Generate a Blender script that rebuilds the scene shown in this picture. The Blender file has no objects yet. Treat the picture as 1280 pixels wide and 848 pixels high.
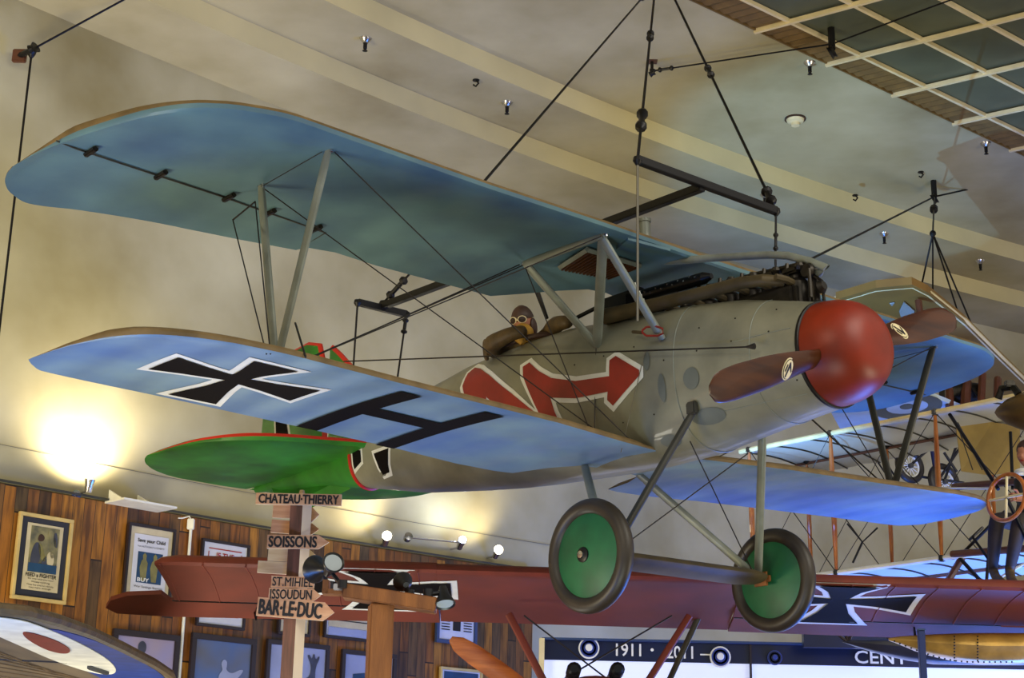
import bpy, bmesh, math, random
from mathutils import Vector, Matrix, geometry
from math import sin, cos, pi, radians, sqrt, atan2
random.seed(7)
C = bpy.context.scene.collection
SC = bpy.context.scene
# ------------------------------------------------------------------ camera
FPX = 2017.77
CW = Matrix(((0.9997841429892513, -0.006110906425763739, 0.01985759929860516),
             (-0.020776198401878557, -0.28805586771597347, 0.957388200603268),
             (-0.00013041171030107713, -0.9575941070709725, -0.2881206502417567)))   # rows: right, up, back
EYE = Vector((0, 0, 1.6))
cam = bpy.data.cameras.new('camera'); camo = bpy.data.objects.new('camera', cam); C.objects.link(camo)
camo.matrix_world = Matrix.Translation(EYE) @ CW.transposed().to_4x4()
cam.sensor_width = 36; cam.lens = FPX / 1280 * 36; cam.clip_end = 300
SC.camera = camo
# ------------------------------------------------------------------ light
SC.view_settings.view_transform = 'Standard'; SC.view_settings.look = 'None'
SC.view_settings.gamma = 1; SC.view_settings.use_curve_mapping = False
SC.view_settings.exposure = 0.0
W = bpy.data.worlds.new('world'); SC.world = W; W.use_nodes = True
W.node_tree.nodes['Background'].inputs[0].default_value = (1.0, .93, .82, 1)
W.node_tree.nodes['Background'].inputs[1].default_value = .62
def area(name, loc, target, size, power, col, spot=None, blend=.3):
    if spot is None:
        l = bpy.data.lights.new(name, 'AREA'); l.shape = 'RECTANGLE'; l.size = size[0]; l.size_y = size[1]
    else:
        l = bpy.data.lights.new(name, 'SPOT'); l.spot_size = radians(spot); l.spot_blend = blend; l.shadow_soft_size = size
    l.energy = power; l.color = col
    o = bpy.data.objects.new(name, l); C.objects.link(o)
    o.location = loc; o.rotation_euler = (Vector(target) - Vector(loc)).to_track_quat('-Z', 'Y').to_euler()
    return o
area('overhead_fill_right', (6.5, 5, 9.3), (2, 11, 3), (6, 4), 430, (1, .95, .82))  # unseen fill lamp added high on the right
area('overhead_fill_left', (-5, 1.5, 8.5), (-1, 12, 4), (3, 3), 220, (1, .90, .68))  # warm fill added out of view, high on the left
area('ceiling_fill_left', (-7.5, 8, .6), (-5.0, 15, 9), (3, 2), 600, (1, .87, .55))  # made-up low lamp, added to warm the left wall and ceiling
area('ceiling_fill_right', (9.5, 9.0, .5), (6, 19, 10), (3, 2), 420, (1, .90, .64))  # its counterpart on the right, likewise added to brighten the ceiling
area('case_light_blue', (5.6, 15.2, .5), (4.6, 14.4, 5), (5.0, 2.0), 900, (.05, .22, 1))
area('wing_tip_fill', (-3.6, 7.2, .4), (-3.4, 8.2, 4), (1.6, 1.2), 150, (.06, .28, 1))  # added blue fill under the near wing tip; no case stands there
area('wing_root_fill', (0.2, 7.0, .3), (-.6, 10.5, 4), (2.0, 1.5), 90, (.9, 1, .9))  # added greenish fill below the lower wing root, no real fixture
area('tail_fill', (-2.6, 12.6, .4), (-3.2, 14.0, 5), (1.5, 1.5), 100, (1, .95, .8))  # unseen fill added to brighten the tail from below
area('ceiling_uplight', (1.0, 14.2, 3.6), (4.9, 19.2, 10.0), .02, 1700, (.20, .5, 1), spot=44, blend=.6)
# ------------------------------------------------------------------ helpers: measuring
def ray(px, py):
    return CW.transposed() @ Vector(((px - 640) / FPX, -(py - 424) / FPX, -1))
def at(px, py, d):                       # world point at camera depth d (metres)
    return EYE + ray(px, py) * d
def at_y(px, py, y):
    r = ray(px, py); return EYE + r * (y / r.y)
def at_z(px, py, z):                     # z above the floor
    r = ray(px, py); return EYE + r * ((z - 1.6) / r.z)
RC = (32.37, -18.8); R1, R2, R3 = 48.25, 49.22, 50.24
HC = 8.42 + 1.6; HM = HC - .26; HL = HM - .26; ZW = 4.6
def on_wall(px, py, R=R3, off=0.0):
    r = ray(px, py); a = r.x**2 + r.y**2; b = -2 * (RC[0] * r.x + RC[1] * r.y); c = RC[0]**2 + RC[1]**2 - (R - off)**2
    t = (-b + sqrt(b * b - 4 * a * c)) / 2 / a
    return EYE + r * t
AR = Matrix(((0.6551957144679251, 0.7547130549542559, -0.03356755017095624),
             (-0.7550821126807047, 0.655625610887999, 0.0024620027176952674),
             (0.02386585117922421, 0.023733163070958862, 0.9994334185518005)))
AT = Vector((2.0932627, 10.1478081, 3.0006361 + 1.6))
def loc(px, py, ax, val):                # point in the suspended biplane's own frame
    o = AR.transposed() @ (EYE - AT); d = AR.transposed() @ ray(px, py)
    return o + d * ((val - o[ax]) / d[ax])
# ------------------------------------------------------------------ helpers: materials
def lin(c): return tuple(((x / 255) / 12.92 if x / 255 <= .04045 else ((x / 255 + .055) / 1.055)**2.4) for x in c[:3]) + (1,)
def mat(name, c, rough=.6, metal=0, var=.0, scale=6, bump=0, bscale=30, emit=0, coat=0, c2=None, detail=4, stretch=None, spec=None):
    m = bpy.data.materials.new(name); m.use_nodes = True; nt = m.node_tree; b = nt.nodes['Principled BSDF']
    b.inputs['Base Color'].default_value = lin(c); b.inputs['Roughness'].default_value = rough; b.inputs['Metallic'].default_value = metal
    if coat: b.inputs['Coat Weight'].default_value = coat
    if spec is not None: b.inputs['Specular IOR Level'].default_value = spec
    if emit: b.inputs['Emission Color'].default_value = lin(c); b.inputs['Emission Strength'].default_value = emit
    tc = nt.nodes.new('ShaderNodeTexCoord'); src = tc.outputs['Object']
    if stretch:
        mp = nt.nodes.new('ShaderNodeMapping'); mp.inputs['Scale'].default_value = stretch
        nt.links.new(src, mp.inputs[0]); src = mp.outputs[0]
    if var or c2:
        n = nt.nodes.new('ShaderNodeTexNoise'); n.inputs['Scale'].default_value = scale; n.inputs['Detail'].default_value = detail
        nt.links.new(src, n.inputs['Vector'])
        r = nt.nodes.new('ShaderNodeValToRGB'); r.color_ramp.elements[0].position = .3; r.color_ramp.elements[1].position = .7
        d = c2 if c2 else tuple(max(0, x * (1 - var)) for x in c)
        r.color_ramp.elements[0].color = lin(d); r.color_ramp.elements[1].color = lin(c if c2 else tuple(min(255, x * (1 + var * .4)) for x in c))
        nt.links.new(n.outputs['Fac'], r.inputs[0]); nt.links.new(r.outputs[0], b.inputs['Base Color'])
    if bump:
        n2 = nt.nodes.new('ShaderNodeTexNoise'); n2.inputs['Scale'].default_value = bscale; n2.inputs['Detail'].default_value = 5
        nt.links.new(src, n2.inputs['Vector'])
        bp = nt.nodes.new('ShaderNodeBump'); bp.inputs['Strength'].default_value = bump; bp.inputs['Distance'].default_value = .02
        nt.links.new(n2.outputs['Fac'], bp.inputs['Height']); nt.links.new(bp.outputs[0], b.inputs['Normal'])
    return m
def fabric(name, c, axis, pitch, strength=.35, var=.12, rough=.55, c2=None):   # doped fabric with rib ripple
    m = mat(name, c, rough, var=var, scale=1.6, c2=c2); nt = m.node_tree; b = nt.nodes['Principled BSDF']
    tc = nt.nodes.new('ShaderNodeTexCoord'); mp = nt.nodes.new('ShaderNodeMapping')
    w = nt.nodes.new('ShaderNodeTexWave'); w.wave_type = 'BANDS'; w.bands_direction = axis; w.wave_profile = 'SIN'
    w.inputs['Scale'].default_value = .314159 / pitch; w.inputs['Distortion'].default_value = .8; w.inputs['Detail'].default_value = 1; w.inputs['Detail Scale'].default_value = .5
    nt.links.new(tc.outputs['Object'], mp.inputs[0]); nt.links.new(mp.outputs[0], w.inputs['Vector'])
    bp = nt.nodes.new('ShaderNodeBump'); bp.inputs['Strength'].default_value = strength; bp.inputs['Distance'].default_value = .03
    nt.links.new(w.outputs['Fac'], bp.inputs['Height']); nt.links.new(bp.outputs[0], b.inputs['Normal'])
    return m
M = {}
M['plaster'] = mat('plaster', (206, 200, 168), .85, scale=.5, bump=.25, bscale=2.5, detail=5, c2=(146, 134, 92))
M['ceiling_plaster'] = mat('ceiling_plaster', (200, 192, 156), .85, c2=(150, 138, 98), scale=.55, bump=.2, bscale=2.5, detail=6)
M['riser'] = mat('riser_plaster', (216, 204, 156), .85, var=.08, scale=.8)
M['floor'] = mat('floor', (150, 132, 108), .5, var=.2)
M['grid_bar'] = mat('grid_bar', (226, 208, 160), .5, var=.06)
M['grid_panel'] = mat('grid_panel', (84, 90, 70), .4, var=.2, scale=1.2)
M['corrugated'] = mat('corrugated_metal', (116, 90, 44), .6, .1, var=.15)
M['black'] = mat('black_steel', (22, 21, 22), .4, .4)
M['cable'] = mat('steel_cable', (20, 18, 20), .5, .5)
M['wire_dark'] = mat('wire_dark', (40, 36, 34), .5, .4)
M['wire_grey'] = mat('wire_grey', (120, 116, 104), .5, .6)
M['chrome'] = mat('chrome', (200, 200, 205), .25, 1)
M['white'] = mat('white_paint', (232, 232, 224), .5, var=.05)
M['cream'] = mat('cream_paint', (226, 212, 168), .5, var=.08)
M['cross_black'] = mat('cross_black', (16, 12, 11), .8, spec=.1)
M['cross_white'] = mat('cross_white', (226, 228, 222), .5, var=.05)
M['wing_under'] = fabric('upper_underside_shaded', (90, 124, 130), 'Y', .36, .25, c2=(60, 90, 112)); M['lower_under'] = fabric('lower_underside_pale_blue', (126, 154, 166), 'Y', .36, .7, c2=(84, 116, 160))  # upper underside darkened to paint in the shade of the lower wing
M['wing_top'] = mat('wing_top_olive', (112, 92, 58), .6, var=.2)
M['wing_edge'] = mat('leading_edge_brown', (118, 98, 64), .55, var=.2, spec=.3)
M['fuselage'] = mat('fuselage_grey_varnish', (132, 131, 112), .42, var=.22, scale=2.2, coat=.25)
M['fus_dark'] = mat('access_cover_grey', (98, 104, 98), .5, var=.1)
M['red'] = mat('arrow_red', (150, 36, 26), .45, var=.14, scale=5)
M['green'] = mat('tail_green', (44, 120, 34), .5, var=.3, scale=2.5)
M['green_dark'] = mat('tail_green_edge', (34, 76, 30), .5, var=.2)
M['red_trim'] = mat('tail_red_trim', (186, 36, 22), .4)
M['spinner'] = mat('spinner_red', (126, 36, 10), .42, .0, var=.2, scale=3, spec=.4)
M['wood_prop'] = mat('propeller_varnished_wood', (78, 40, 12), .3, coat=.15, spec=.35, c2=(50, 22, 7), stretch=(7, .8, 7), scale=2)
M['wood_prop2'] = mat('propeller_orange_wood', (198, 110, 44), .25, coat=.7, c2=(150, 72, 26), stretch=(1, 1, 8), scale=3)
M['strut'] = mat('strut_grey', (132, 138, 128), .4, .2, var=.12)
M['strut_dark'] = mat('strut_dark', (62, 62, 58), .45, .3, var=.1)
M['tyre'] = mat('tyre_rubber', (50, 42, 32), .45, scale=5, c2=(34, 28, 22))
M['disc'] = mat('wheel_cover_green', (20, 92, 52), .5, var=.25, scale=4)
M['olive_pipe'] = mat('exhaust_olive', (76, 64, 38), .6, .15, var=.25, scale=5)
M['engine'] = mat('engine_dark', (50, 46, 40), .4, .7, var=.3, scale=20)
M['engine_blue'] = mat('jacket_grey', (92, 96, 96), .3, .8)
M['gun'] = mat('gun_black', (30, 32, 36), .35, .7)
M['slat'] = mat('radiator_slats', (86, 52, 30), .5, .4)
M['leather'] = mat('leather_brown', (84, 66, 36), .6, var=.25, scale=12, bump=.3)
M['cap'] = mat('helmet_brown', (62, 40, 30), .55, var=.2)
M['skin'] = mat('skin', (170, 112, 84), .55, var=.06)
M['scarf'] = mat('scarf_mustard', (186, 140, 46), .7, var=.15)
M['lens'] = mat('lens_dark', (60, 50, 48), .1, .3)
M['red_fabric_l'] = fabric('red_wing_fabric', (108, 44, 26), 'X', .4, .12, var=.2, rough=.75)
M['red_dark'] = mat('red_wing_edge', (116, 46, 28), .6, var=.1)
M['track_black'] = mat('spotlight_black', (26, 26, 28), .35, .2)
M['glass_lit'] = mat('spotlight_lens', (150, 160, 168), .5)
M['post_wood'] = mat('post_wood_orange', (150, 92, 38), .6, c2=(100, 56, 20), stretch=(5, 5, .7), scale=2.5, bump=.2)
M['board'] = mat('sign_board', (216, 168, 128), .7, c2=(184, 130, 90), stretch=(2, 2, 14), scale=2.5)
M['board_pale'] = mat('sign_board_pale', (224, 198, 152), .7, c2=(204, 168, 120), stretch=(2, 2, 14), scale=2.5)
M['board_edge'] = mat('sign_board_edge', (236, 216, 190), .7)
M['post_shade_brown'] = mat('signpost_shade_brown', (104, 66, 52), .6, var=.3, scale=4, stretch=(6, 6, .8))
M['ink'] = mat('ink_black', (24, 20, 20), .6)
M['ink_red'] = mat('ink_red', (160, 40, 36), .6)
M['ink_white'] = mat('ink_white', (235, 238, 240), .5)
M['bulb'] = mat('bulb_glow', (255, 246, 214), .5, emit=14)
M['bulb_cool'] = mat('bulb_glow_cool', (214, 228, 255), .5, emit=14)
# wood panelling: vertical planks of mixed tone on the curved wall, laid out by UV (metres)
def plank_mat():
    m = bpy.data.materials.new('wood_panelling'); m.use_nodes = True; nt = m.node_tree; b = nt.nodes['Principled BSDF']; N = nt.nodes.new; L = nt.links.new
    b.inputs['Roughness'].default_value = .5
    uv = N('ShaderNodeTexCoord'); sp = N('ShaderNodeSeparateXYZ'); L(uv.outputs['UV'], sp.inputs[0])
    def math_(op, a, bv=None):
        n = N('ShaderNodeMath'); n.operation = op
        for i, v in enumerate((a, bv)):
            if v is None: continue
            if isinstance(v, (int, float)): n.inputs[i].default_value = v
            else: L(v, n.inputs[i])
        return n.outputs[0]
    u = math_('DIVIDE', sp.outputs[0], .125); fu = math_('FLOOR', u); fr = math_('FRACT', u)
    wn0 = N('ShaderNodeTexWhiteNoise'); wn0.noise_dimensions = '1D'; L(fu, wn0.inputs['W'])
    v = math_('ADD', math_('DIVIDE', sp.outputs[1], 1.9), math_('MULTIPLY', wn0.outputs['Value'], 5.0)); fv = math_('FLOOR', v); frv = math_('FRACT', v)
    cb = N('ShaderNodeCombineXYZ'); L(fu, cb.inputs[0]); L(fv, cb.inputs[1])
    wn = N('ShaderNodeTexWhiteNoise'); wn.noise_dimensions = '2D'; L(cb.outputs[0], wn.inputs['Vector'])
    r = N('ShaderNodeValToRGB'); els = r.color_ramp.elements
    els[0].color = lin((72, 50, 24)); els[0].position = 0; els[1].color = lin((172, 116, 36)); els[1].position = 1
    for p, c in ((.25, (146, 86, 26)), (.5, (88, 68, 40)), (.75, (150, 94, 26))): e = els.new(p); e.color = lin(c)
    L(wn.outputs['Value'], r.inputs[0])
    mp = N('ShaderNodeMapping'); mp.inputs['Scale'].default_value = (14, 1.6, 1); L(uv.outputs['UV'], mp.inputs[0])
    off = N('ShaderNodeVectorMath'); off.operation = 'ADD'; L(mp.outputs[0], off.inputs[0]); L(wn.outputs['Color'], off.inputs[1])
    n = N('ShaderNodeTexNoise'); n.inputs['Scale'].default_value = 1.6; n.inputs['Detail'].default_value = 5; L(off.outputs[0], n.inputs['Vector'])
    rr = N('ShaderNodeValToRGB'); rr.color_ramp.elements[0].position = .34; rr.color_ramp.elements[0].color = (.2, .17, .14, 1); rr.color_ramp.elements[1].position = .6; rr.color_ramp.elements[1].color = (1, 1, 1, 1)
    L(n.outputs['Fac'], rr.inputs[0])
    mx = N('ShaderNodeMix'); mx.data_type = 'RGBA'; mx.blend_type = 'MULTIPLY'; mx.inputs[0].default_value = .8
    L(r.outputs[0], mx.inputs[6]); L(rr.outputs[0], mx.inputs[7])
    g = math_('MULTIPLY', math_('GREATER_THAN', fr, .05), math_('GREATER_THAN', frv, .008))
    mx2 = N('ShaderNodeMix'); mx2.data_type = 'RGBA'; L(g, mx2.inputs[0]); mx2.inputs[6].default_value = lin((30, 18, 8)); L(mx.outputs[2], mx2.inputs[7])
    L(mx2.outputs[2], b.inputs['Base Color'])
    return m
M['planks'] = plank_mat()
# ------------------------------------------------------------------ helpers: geometry
class MB:
    def __init__(s): s.v = []; s.f = []; s.m = []; s.uv = None
    def face(s, idx, m=0): s.f.append(tuple(idx)); s.m.append(m)
    def add(s, vs, fs, m=0):
        o = len(s.v); s.v += [Vector(p) for p in vs]
        for f in fs: s.face([i + o for i in f], m)
    def box(s, c, size, m=0, rot=None, bev=0):
        R_ = rot if rot is not None else Matrix.Identity(3); c = Vector(c); h = [x / 2 for x in size]
        if bev:
            bm = bmesh.new(); bmesh.ops.create_cube(bm, size=1)
            for v in bm.verts: v.co = Vector((v.co.x * size[0], v.co.y * size[1], v.co.z * size[2]))
            bmesh.ops.bevel(bm, geom=bm.edges[:], offset=bev, segments=2, affect='EDGES')
            bm.verts.index_update(); s.add([c + R_ @ v.co for v in bm.verts], [[v.index for v in f.verts] for f in bm.faces], m); bm.free(); return
        vs = [c + R_ @ Vector((x * h[0], y * h[1], z * h[2])) for x in (-1, 1) for y in (-1, 1) for z in (-1, 1)]
        s.add(vs, [(0, 1, 3, 2), (4, 6, 7, 5), (0, 4, 5, 1), (2, 3, 7, 6), (0, 2, 6, 4), (1, 5, 7, 3)], m)
    def loft(s, rings, m=0, caps=True, closed=True):
        n = len(rings[0]); o = len(s.v)
        for r in rings: s.v += [Vector(p) for p in r]
        for i in range(len(rings) - 1):
            for j in range(n if closed else n - 1):
                a = o + i * n + j; b = o + i * n + (j + 1) % n
                mi = m[j] if isinstance(m, (list, tuple)) else m
                s.face((a, b, b + n, a + n), mi)
        if caps:
            mi = m[0] if isinstance(m, (list, tuple)) else m
            s.face([o + j for j in range(n)][::-1], mi); s.face([o + (len(rings) - 1) * n + j for j in range(n)], mi)
    def tube(s, pts, r, n=8, m=0, flat=None, up=None):
        pts = [Vector(p) for p in pts]; rs = r if isinstance(r, (list, tuple)) else [r] * len(pts); rings = []; prev = None
        for i, p in enumerate(pts):
            d = (pts[min(i + 1, len(pts) - 1)] - pts[max(i - 1, 0)]).normalized()
            if prev is None:
                u = Vector(up) if up is not None else (Vector((0, 0, 1)) if abs(d.z) < .9 else Vector((1, 0, 0)))
            else: u = prev
            a = (u - d * u.dot(d)).normalized(); b = d.cross(a); prev = a
            k = flat if flat else 1
            rings.append([p + a * cos(2 * pi * j / n) * rs[i] * k + b * sin(2 * pi * j / n) * rs[i] for j in range(n)])
        s.loft(rings, m)
    def lathe(s, prof, c, axis, n=24, m=0, scale=(1, 1)):       # prof: (radius, along)
        ax = Vector(axis).normalized(); u = Vector((0, 0, 1)) if abs(ax.z) < .9 else Vector((1, 0, 0))
        a = (u - ax * u.dot(ax)).normalized(); b = ax.cross(a); c = Vector(c)
        s.loft([[c + ax * z + (a * cos(2 * pi * j / n) * scale[0] + b * sin(2 * pi * j / n) * scale[1]) * max(r, 1e-4) for j in range(n)] for r, z in prof], m)
    def poly(s, pts, thick, m=0, nrm=None, m2=None):            # flat outline with a thickness along its normal
        pts = [Vector(p) for p in pts]; n_ = len(pts)
        if nrm is None: nrm = geometry.normal(pts)
        nrm = Vector(nrm).normalized(); tris = geometry.tessellate_polygon([pts]); o = len(s.v)
        s.v += pts + [p + nrm * thick for p in pts]
        for t in tris: s.face([o + i for i in t][::-1], m); s.face([o + n_ + i for i in t], m2 if m2 is not None else m)
        for i in range(n_): j = (i + 1) % n_; s.face((o + i, o + j, o + n_ + j, o + n_ + i), m)
    def decal(s, pts2, fn, m, step=.12):                       # 2D outline laid on a curved surface by fn(u, v)
        P = [Vector((p[0], p[1], 0)) for p in pts2]; bm = bmesh.new(); vs = [bm.verts.new(p) for p in P]
        for t in geometry.tessellate_polygon([P]):
            try: bm.faces.new([vs[i] for i in t])
            except ValueError: pass
        for ax in (0, 1):
            lo = min(p[ax] for p in P); hi = max(p[ax] for p in P); k = math.floor(lo / step) + 1
            while k * step < hi:
                co = Vector((0, 0, 0)); co[ax] = k * step; no = Vector((0, 0, 0)); no[ax] = 1
                bmesh.ops.bisect_plane(bm, geom=bm.verts[:] + bm.edges[:] + bm.faces[:], plane_co=co, plane_no=no); k += 1
        bm.verts.index_update()
        s.add([fn(v.co.x, v.co.y) for v in bm.verts], [[v.index for v in f.verts] for f in bm.faces], m); bm.free()
    def build(s, name, mats, parent=None, smooth=True, angle=35):
        me = bpy.data.meshes.new(name); me.from_pydata([tuple(v) for v in s.v], [], s.f)
        mats = mats if isinstance(mats, (list, tuple)) else [mats]
        for mm in mats: me.materials.append(M[mm] if isinstance(mm, str) else mm)
        for p, mi in zip(me.polygons, s.m): p.material_index = mi; p.use_smooth = smooth
        bm = bmesh.new(); bm.from_mesh(me)
        if smooth:
            for e in bm.edges:
                if len(e.link_faces) == 2 and e.calc_face_angle(0) > radians(angle): e.smooth = False
        bm.to_mesh(me); bm.free(); me.update()
        o = bpy.data.objects.new(name, me); C.objects.link(o); o.parent = parent
        return o
def tag(o, label=None, cat=None, group=None, kind=None):
    if label: o['label'] = label
    if cat: o['category'] = cat
    if group: o['group'] = group
    if kind: o['kind'] = kind
    return o
def thing(name, label, cat, loc_=(0, 0, 0), group=None, rot=None):
    o = bpy.data.objects.new(name, None); C.objects.link(o); o.empty_display_size = .1
    o.matrix_world = Matrix.Translation(Vector(loc_)) @ (rot.to_4x4() if rot else Matrix.Identity(4))
    return tag(o, label, cat, group)
def struct(mb, name, mats, smooth=False): return tag(mb.build(name, mats, None, smooth), kind='structure')
def part(name, mats, parent, fn, smooth=True, label=None):
    b = MB(); fn(b); o = b.build(name, mats, parent, smooth)
    if label: o['label'] = label
    return o
def interp(x, tab):
    for i in range(len(tab) - 1):
        if x <= tab[i + 1][0]:
            t = (x - tab[i][0]) / (tab[i + 1][0] - tab[i][0]); return tab[i][1] + (tab[i + 1][1] - tab[i][1]) * max(0, t)
    return tab[-1][1]
def interp_s(x, tab, x0=3.2):
    if x < x0: return interp(x, tab)
    for i in range(len(tab) - 1):
        if x <= tab[i + 1][0]:
            (xa, ya), (xb, yb) = tab[i], tab[i + 1]; h = xb - xa; t = (x - xa) / h; dl = (yb - ya) / h
            d0 = (ya - tab[i - 1][1]) / (xa - tab[i - 1][0]) if i > 0 else dl; d1 = (tab[i + 2][1] - yb) / (tab[i + 2][0] - xb) if i + 2 < len(tab) else dl * 1.5
            m0 = 0 if d0 * dl <= 0 else 2 * d0 * dl / (d0 + dl); m1 = 0 if d1 * dl <= 0 else 2 * d1 * dl / (d1 + dl)
            return ya * (2 * t**3 - 3 * t**2 + 1) + m0 * h * (t**3 - 2 * t**2 + t) + yb * (3 * t**2 - 2 * t**3) + m1 * h * (t**3 - t**2)
    return tab[-1][1]
def offset_poly(P, d):
    A_ = sum(P[i][0] * P[(i + 1) % len(P)][1] - P[(i + 1) % len(P)][0] * P[i][1] for i in range(len(P)))
    sg = 1 if A_ > 0 else -1; out = []
    for i in range(len(P)):
        a, b, c = Vector(P[i - 1]), Vector(P[i]), Vector(P[(i + 1) % len(P)])
        e1 = (b - a).normalized(); e2 = (c - b).normalized()
        n1 = Vector((e1.y, -e1.x)) * sg; n2 = Vector((e2.y, -e2.x)) * sg; n_ = (n1 + n2)
        if n_.length < 1e-6: n_ = n1
        n_.normalize(); k = 1 / max(.42, n_.dot(n1)); out.append((b.x + n_.x * d * k, b.y + n_.y * d * k))
    return out
def text(s, w, h, origin, ex, ey, m, parent, name='lettering', bold=.0, off=.002, label=None):   # centred on origin, fitted to w x h, in the plane ex, ey
    cu = bpy.data.curves.new(name, 'FONT'); cu.body = s; cu.align_x = 'CENTER'; cu.align_y = 'CENTER'; cu.resolution_u = 3
    t = bpy.data.objects.new(name, cu); C.objects.link(t); dg = bpy.context.evaluated_depsgraph_get()
    me = bpy.data.meshes.new_from_object(t.evaluated_get(dg)); bpy.data.objects.remove(t)
    xs = [v.co.x for v in me.vertices]; ys = [v.co.y for v in me.vertices]; cx, cy = (max(xs) + min(xs)) / 2, (max(ys) + min(ys)) / 2
    sx, sy = w / (max(xs) - min(xs)), h / (max(ys) - min(ys)); ex = Vector(ex).normalized(); ey = Vector(ey).normalized(); n_ = ex.cross(ey)
    for v in me.vertices: v.co = Vector(origin) + ex * (v.co.x - cx) * sx + ey * (v.co.y - cy) * sy + n_ * off
    if bold:                                                        # heavier strokes: shifted copies merged into one mesh
        d = bold * h * 1.3; vs = [v.co.copy() for v in me.vertices]; fs = [tuple(p.vertices) for p in me.polygons]; V_, F_a = [], []
        for k, (a_, b_) in enumerate(((0, 0), (d, 0), (-d, 0), (0, d), (0, -d), (d * .7, d * .7), (-d * .7, -d * .7), (d * .7, -d * .7), (-d * .7, d * .7))):
            o_ = len(V_); V_ += [v + ex * a_ + ey * b_ + n_ * (.0001 * k) for v in vs]; F_a += [tuple(i + o_ for i in f) for f in fs]
        me = bpy.data.meshes.new(name); me.from_pydata(V_, [], F_a)
    me.name = name; me.materials.clear(); me.materials.append(M[m]); o = bpy.data.objects.new(name, me); C.objects.link(o); o.parent = parent
    if label: o['label'] = label
    return o
# ================================================================== SETTING
def arc(R, a): return (RC[0] + R * cos(a), RC[1] + R * sin(a))
A0, A1 = radians(95), radians(170)
NA = 90
def ring_surface(prof, mats, name, a0=A0, a1=A1, uv=False, n=NA):
    b = MB(); rows = []
    for i in range(n + 1):
        a = a0 + (a1 - a0) * i / n
        for (R, z) in prof: b.v.append(Vector((*arc(R, a), z)))
    k = len(prof)
    for i in range(n):
        for j in range(k - 1): b.face((i * k + j, i * k + j + 1, (i + 1) * k + j + 1, (i + 1) * k + j), j if len(mats) > 1 else 0)
    o = struct(b, name, mats, True)
    if uv:
        me = o.data; l = me.uv_layers.new(name='UVMap')
        for p in me.polygons:
            for li in p.loop_indices:
                v = me.vertices[me.loops[li].vertex_index].co
                l.data[li].uv = (R3 * atan2(v.y - RC[1], v.x - RC[0]), v.z)
    return o
ring_surface([(R3 + .02, 0), (R3, HL)], ['plaster'], 'wall_outer')
ring_surface([(R3 + .1, HL), (R2, HL)], ['ceiling_plaster'], 'ceiling')
ring_surface([(R2, HL), (R2, HM)], ['riser'], 'trim_1')
ring_surface([(R2, HM), (R1, HM)], ['ceiling_plaster'], 'ceiling')
ring_surface([(R1, HM), (R1, HC)], ['riser'], 'trim_2')
ring_surface([(R1, HC), (R1 - 7.5, HC)], ['ceiling_plaster'], 'ceiling')
# panelled lower wall with a cap board, ending at a corner
pend = on_wall(661, 703); a_end = atan2(pend.y - RC[1], pend.x - RC[0])
wl = ring_surface([(R3 - .09, 0), (R3 - .09, ZW - .03)], ['planks'], 'wall_panelled', a_end, A1, True)
ring_surface([(R3 - .12, ZW - .02), (R3 - .12, ZW + .005), (R3, ZW + .005)], ['strut_dark'], 'trim_3', a_end, A1)
b = MB(); e0 = arc(R3 - .09, a_end); e1 = arc(R3 + .02, a_end); b.add([(*e0, 0), (*e1, 0), (*e1, ZW), (*e0, ZW)], [(0, 1, 2, 3)]); struct(b, 'trim_4', ['cap'])
ring_surface([(R3 - .012, 4.95), (R3 - .012, 4.957)], ['wire_grey'], 'trim_5')       # hairline joint in the plaster
b = MB(); b.add([(-30, -14, 0), (34, -14, 0), (34, 34, 0), (-30, 34, 0)], [(0, 1, 2, 3)]); struct(b, 'floor', ['floor'])
# gridded ceiling bay at upper right
E1 = Vector((.77, .635, 0)).normalized(); E2 = Vector((.83, -.56, 0)).normalized()
G0 = Vector((2.08 * 1.25, 12.71 * 1.25, HC - .05)); sB, sC = 1.2, .72
b = MB(); p = [G0 + E1 * -9 + E2 * .25, G0 + E1 * 12 + E2 * .25, G0 + E1 * 12 + E2 * 6, G0 + E1 * -9 + E2 * 6]
b.poly([q + Vector((0, 0, .03)) for q in p], .02, nrm=(0, 0, 1)); struct(b, 'ceiling', ['grid_panel'])
b = MB()
for k in range(-9, 12):
    c = G0 + E1 * (k * sB); r = Matrix((E2, E1 - E2 * E1.dot(E2), Vector((0, 0, 1)))).transposed()
    b.box(c + E2 * 3 - Vector((0, 0, .02)), (6.05, .04, .05), rot=Matrix((E2, Vector((-E2.y, E2.x, 0)), Vector((0, 0, 1)))).transposed())
for k in range(0, 8):
    c = G0 + E1 * 1.5 + E2 * (.38 + k * sC)
    b.box(c, (21, .036, .045), rot=Matrix((E1, Vector((-E1.y, E1.x, 0)), Vector((0, 0, 1)))).transposed())
struct(b, 'trim_6', ['grid_bar'])
b = MB(); nc = 600; rows = []
for i in range(nc + 1):                                         # corrugated edge strip
    z = (.012, 0, -.012, 0)[i % 4]; q = G0 + E1 * (-9 + 21 * i / nc) + Vector((0, 0, z)); rows.append([q, q + E2 * .36])
b.loft(rows, 0, False, False)
b.box(G0 + E1 * 1.5, (21, .02, .04), rot=Matrix((E1, Vector((-E1.y, E1.x, 0)), Vector((0, 0, 1)))).transposed())
struct(b, 'trim_7', ['corrugated'])
# ================================================================== SUSPENDED BIPLANE
P1 = thing('biplane', 'large suspended grey and green biplane with red spinner, red zigzag arrow and green wheel covers', 'airplane', AT, rot=AR)
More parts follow.
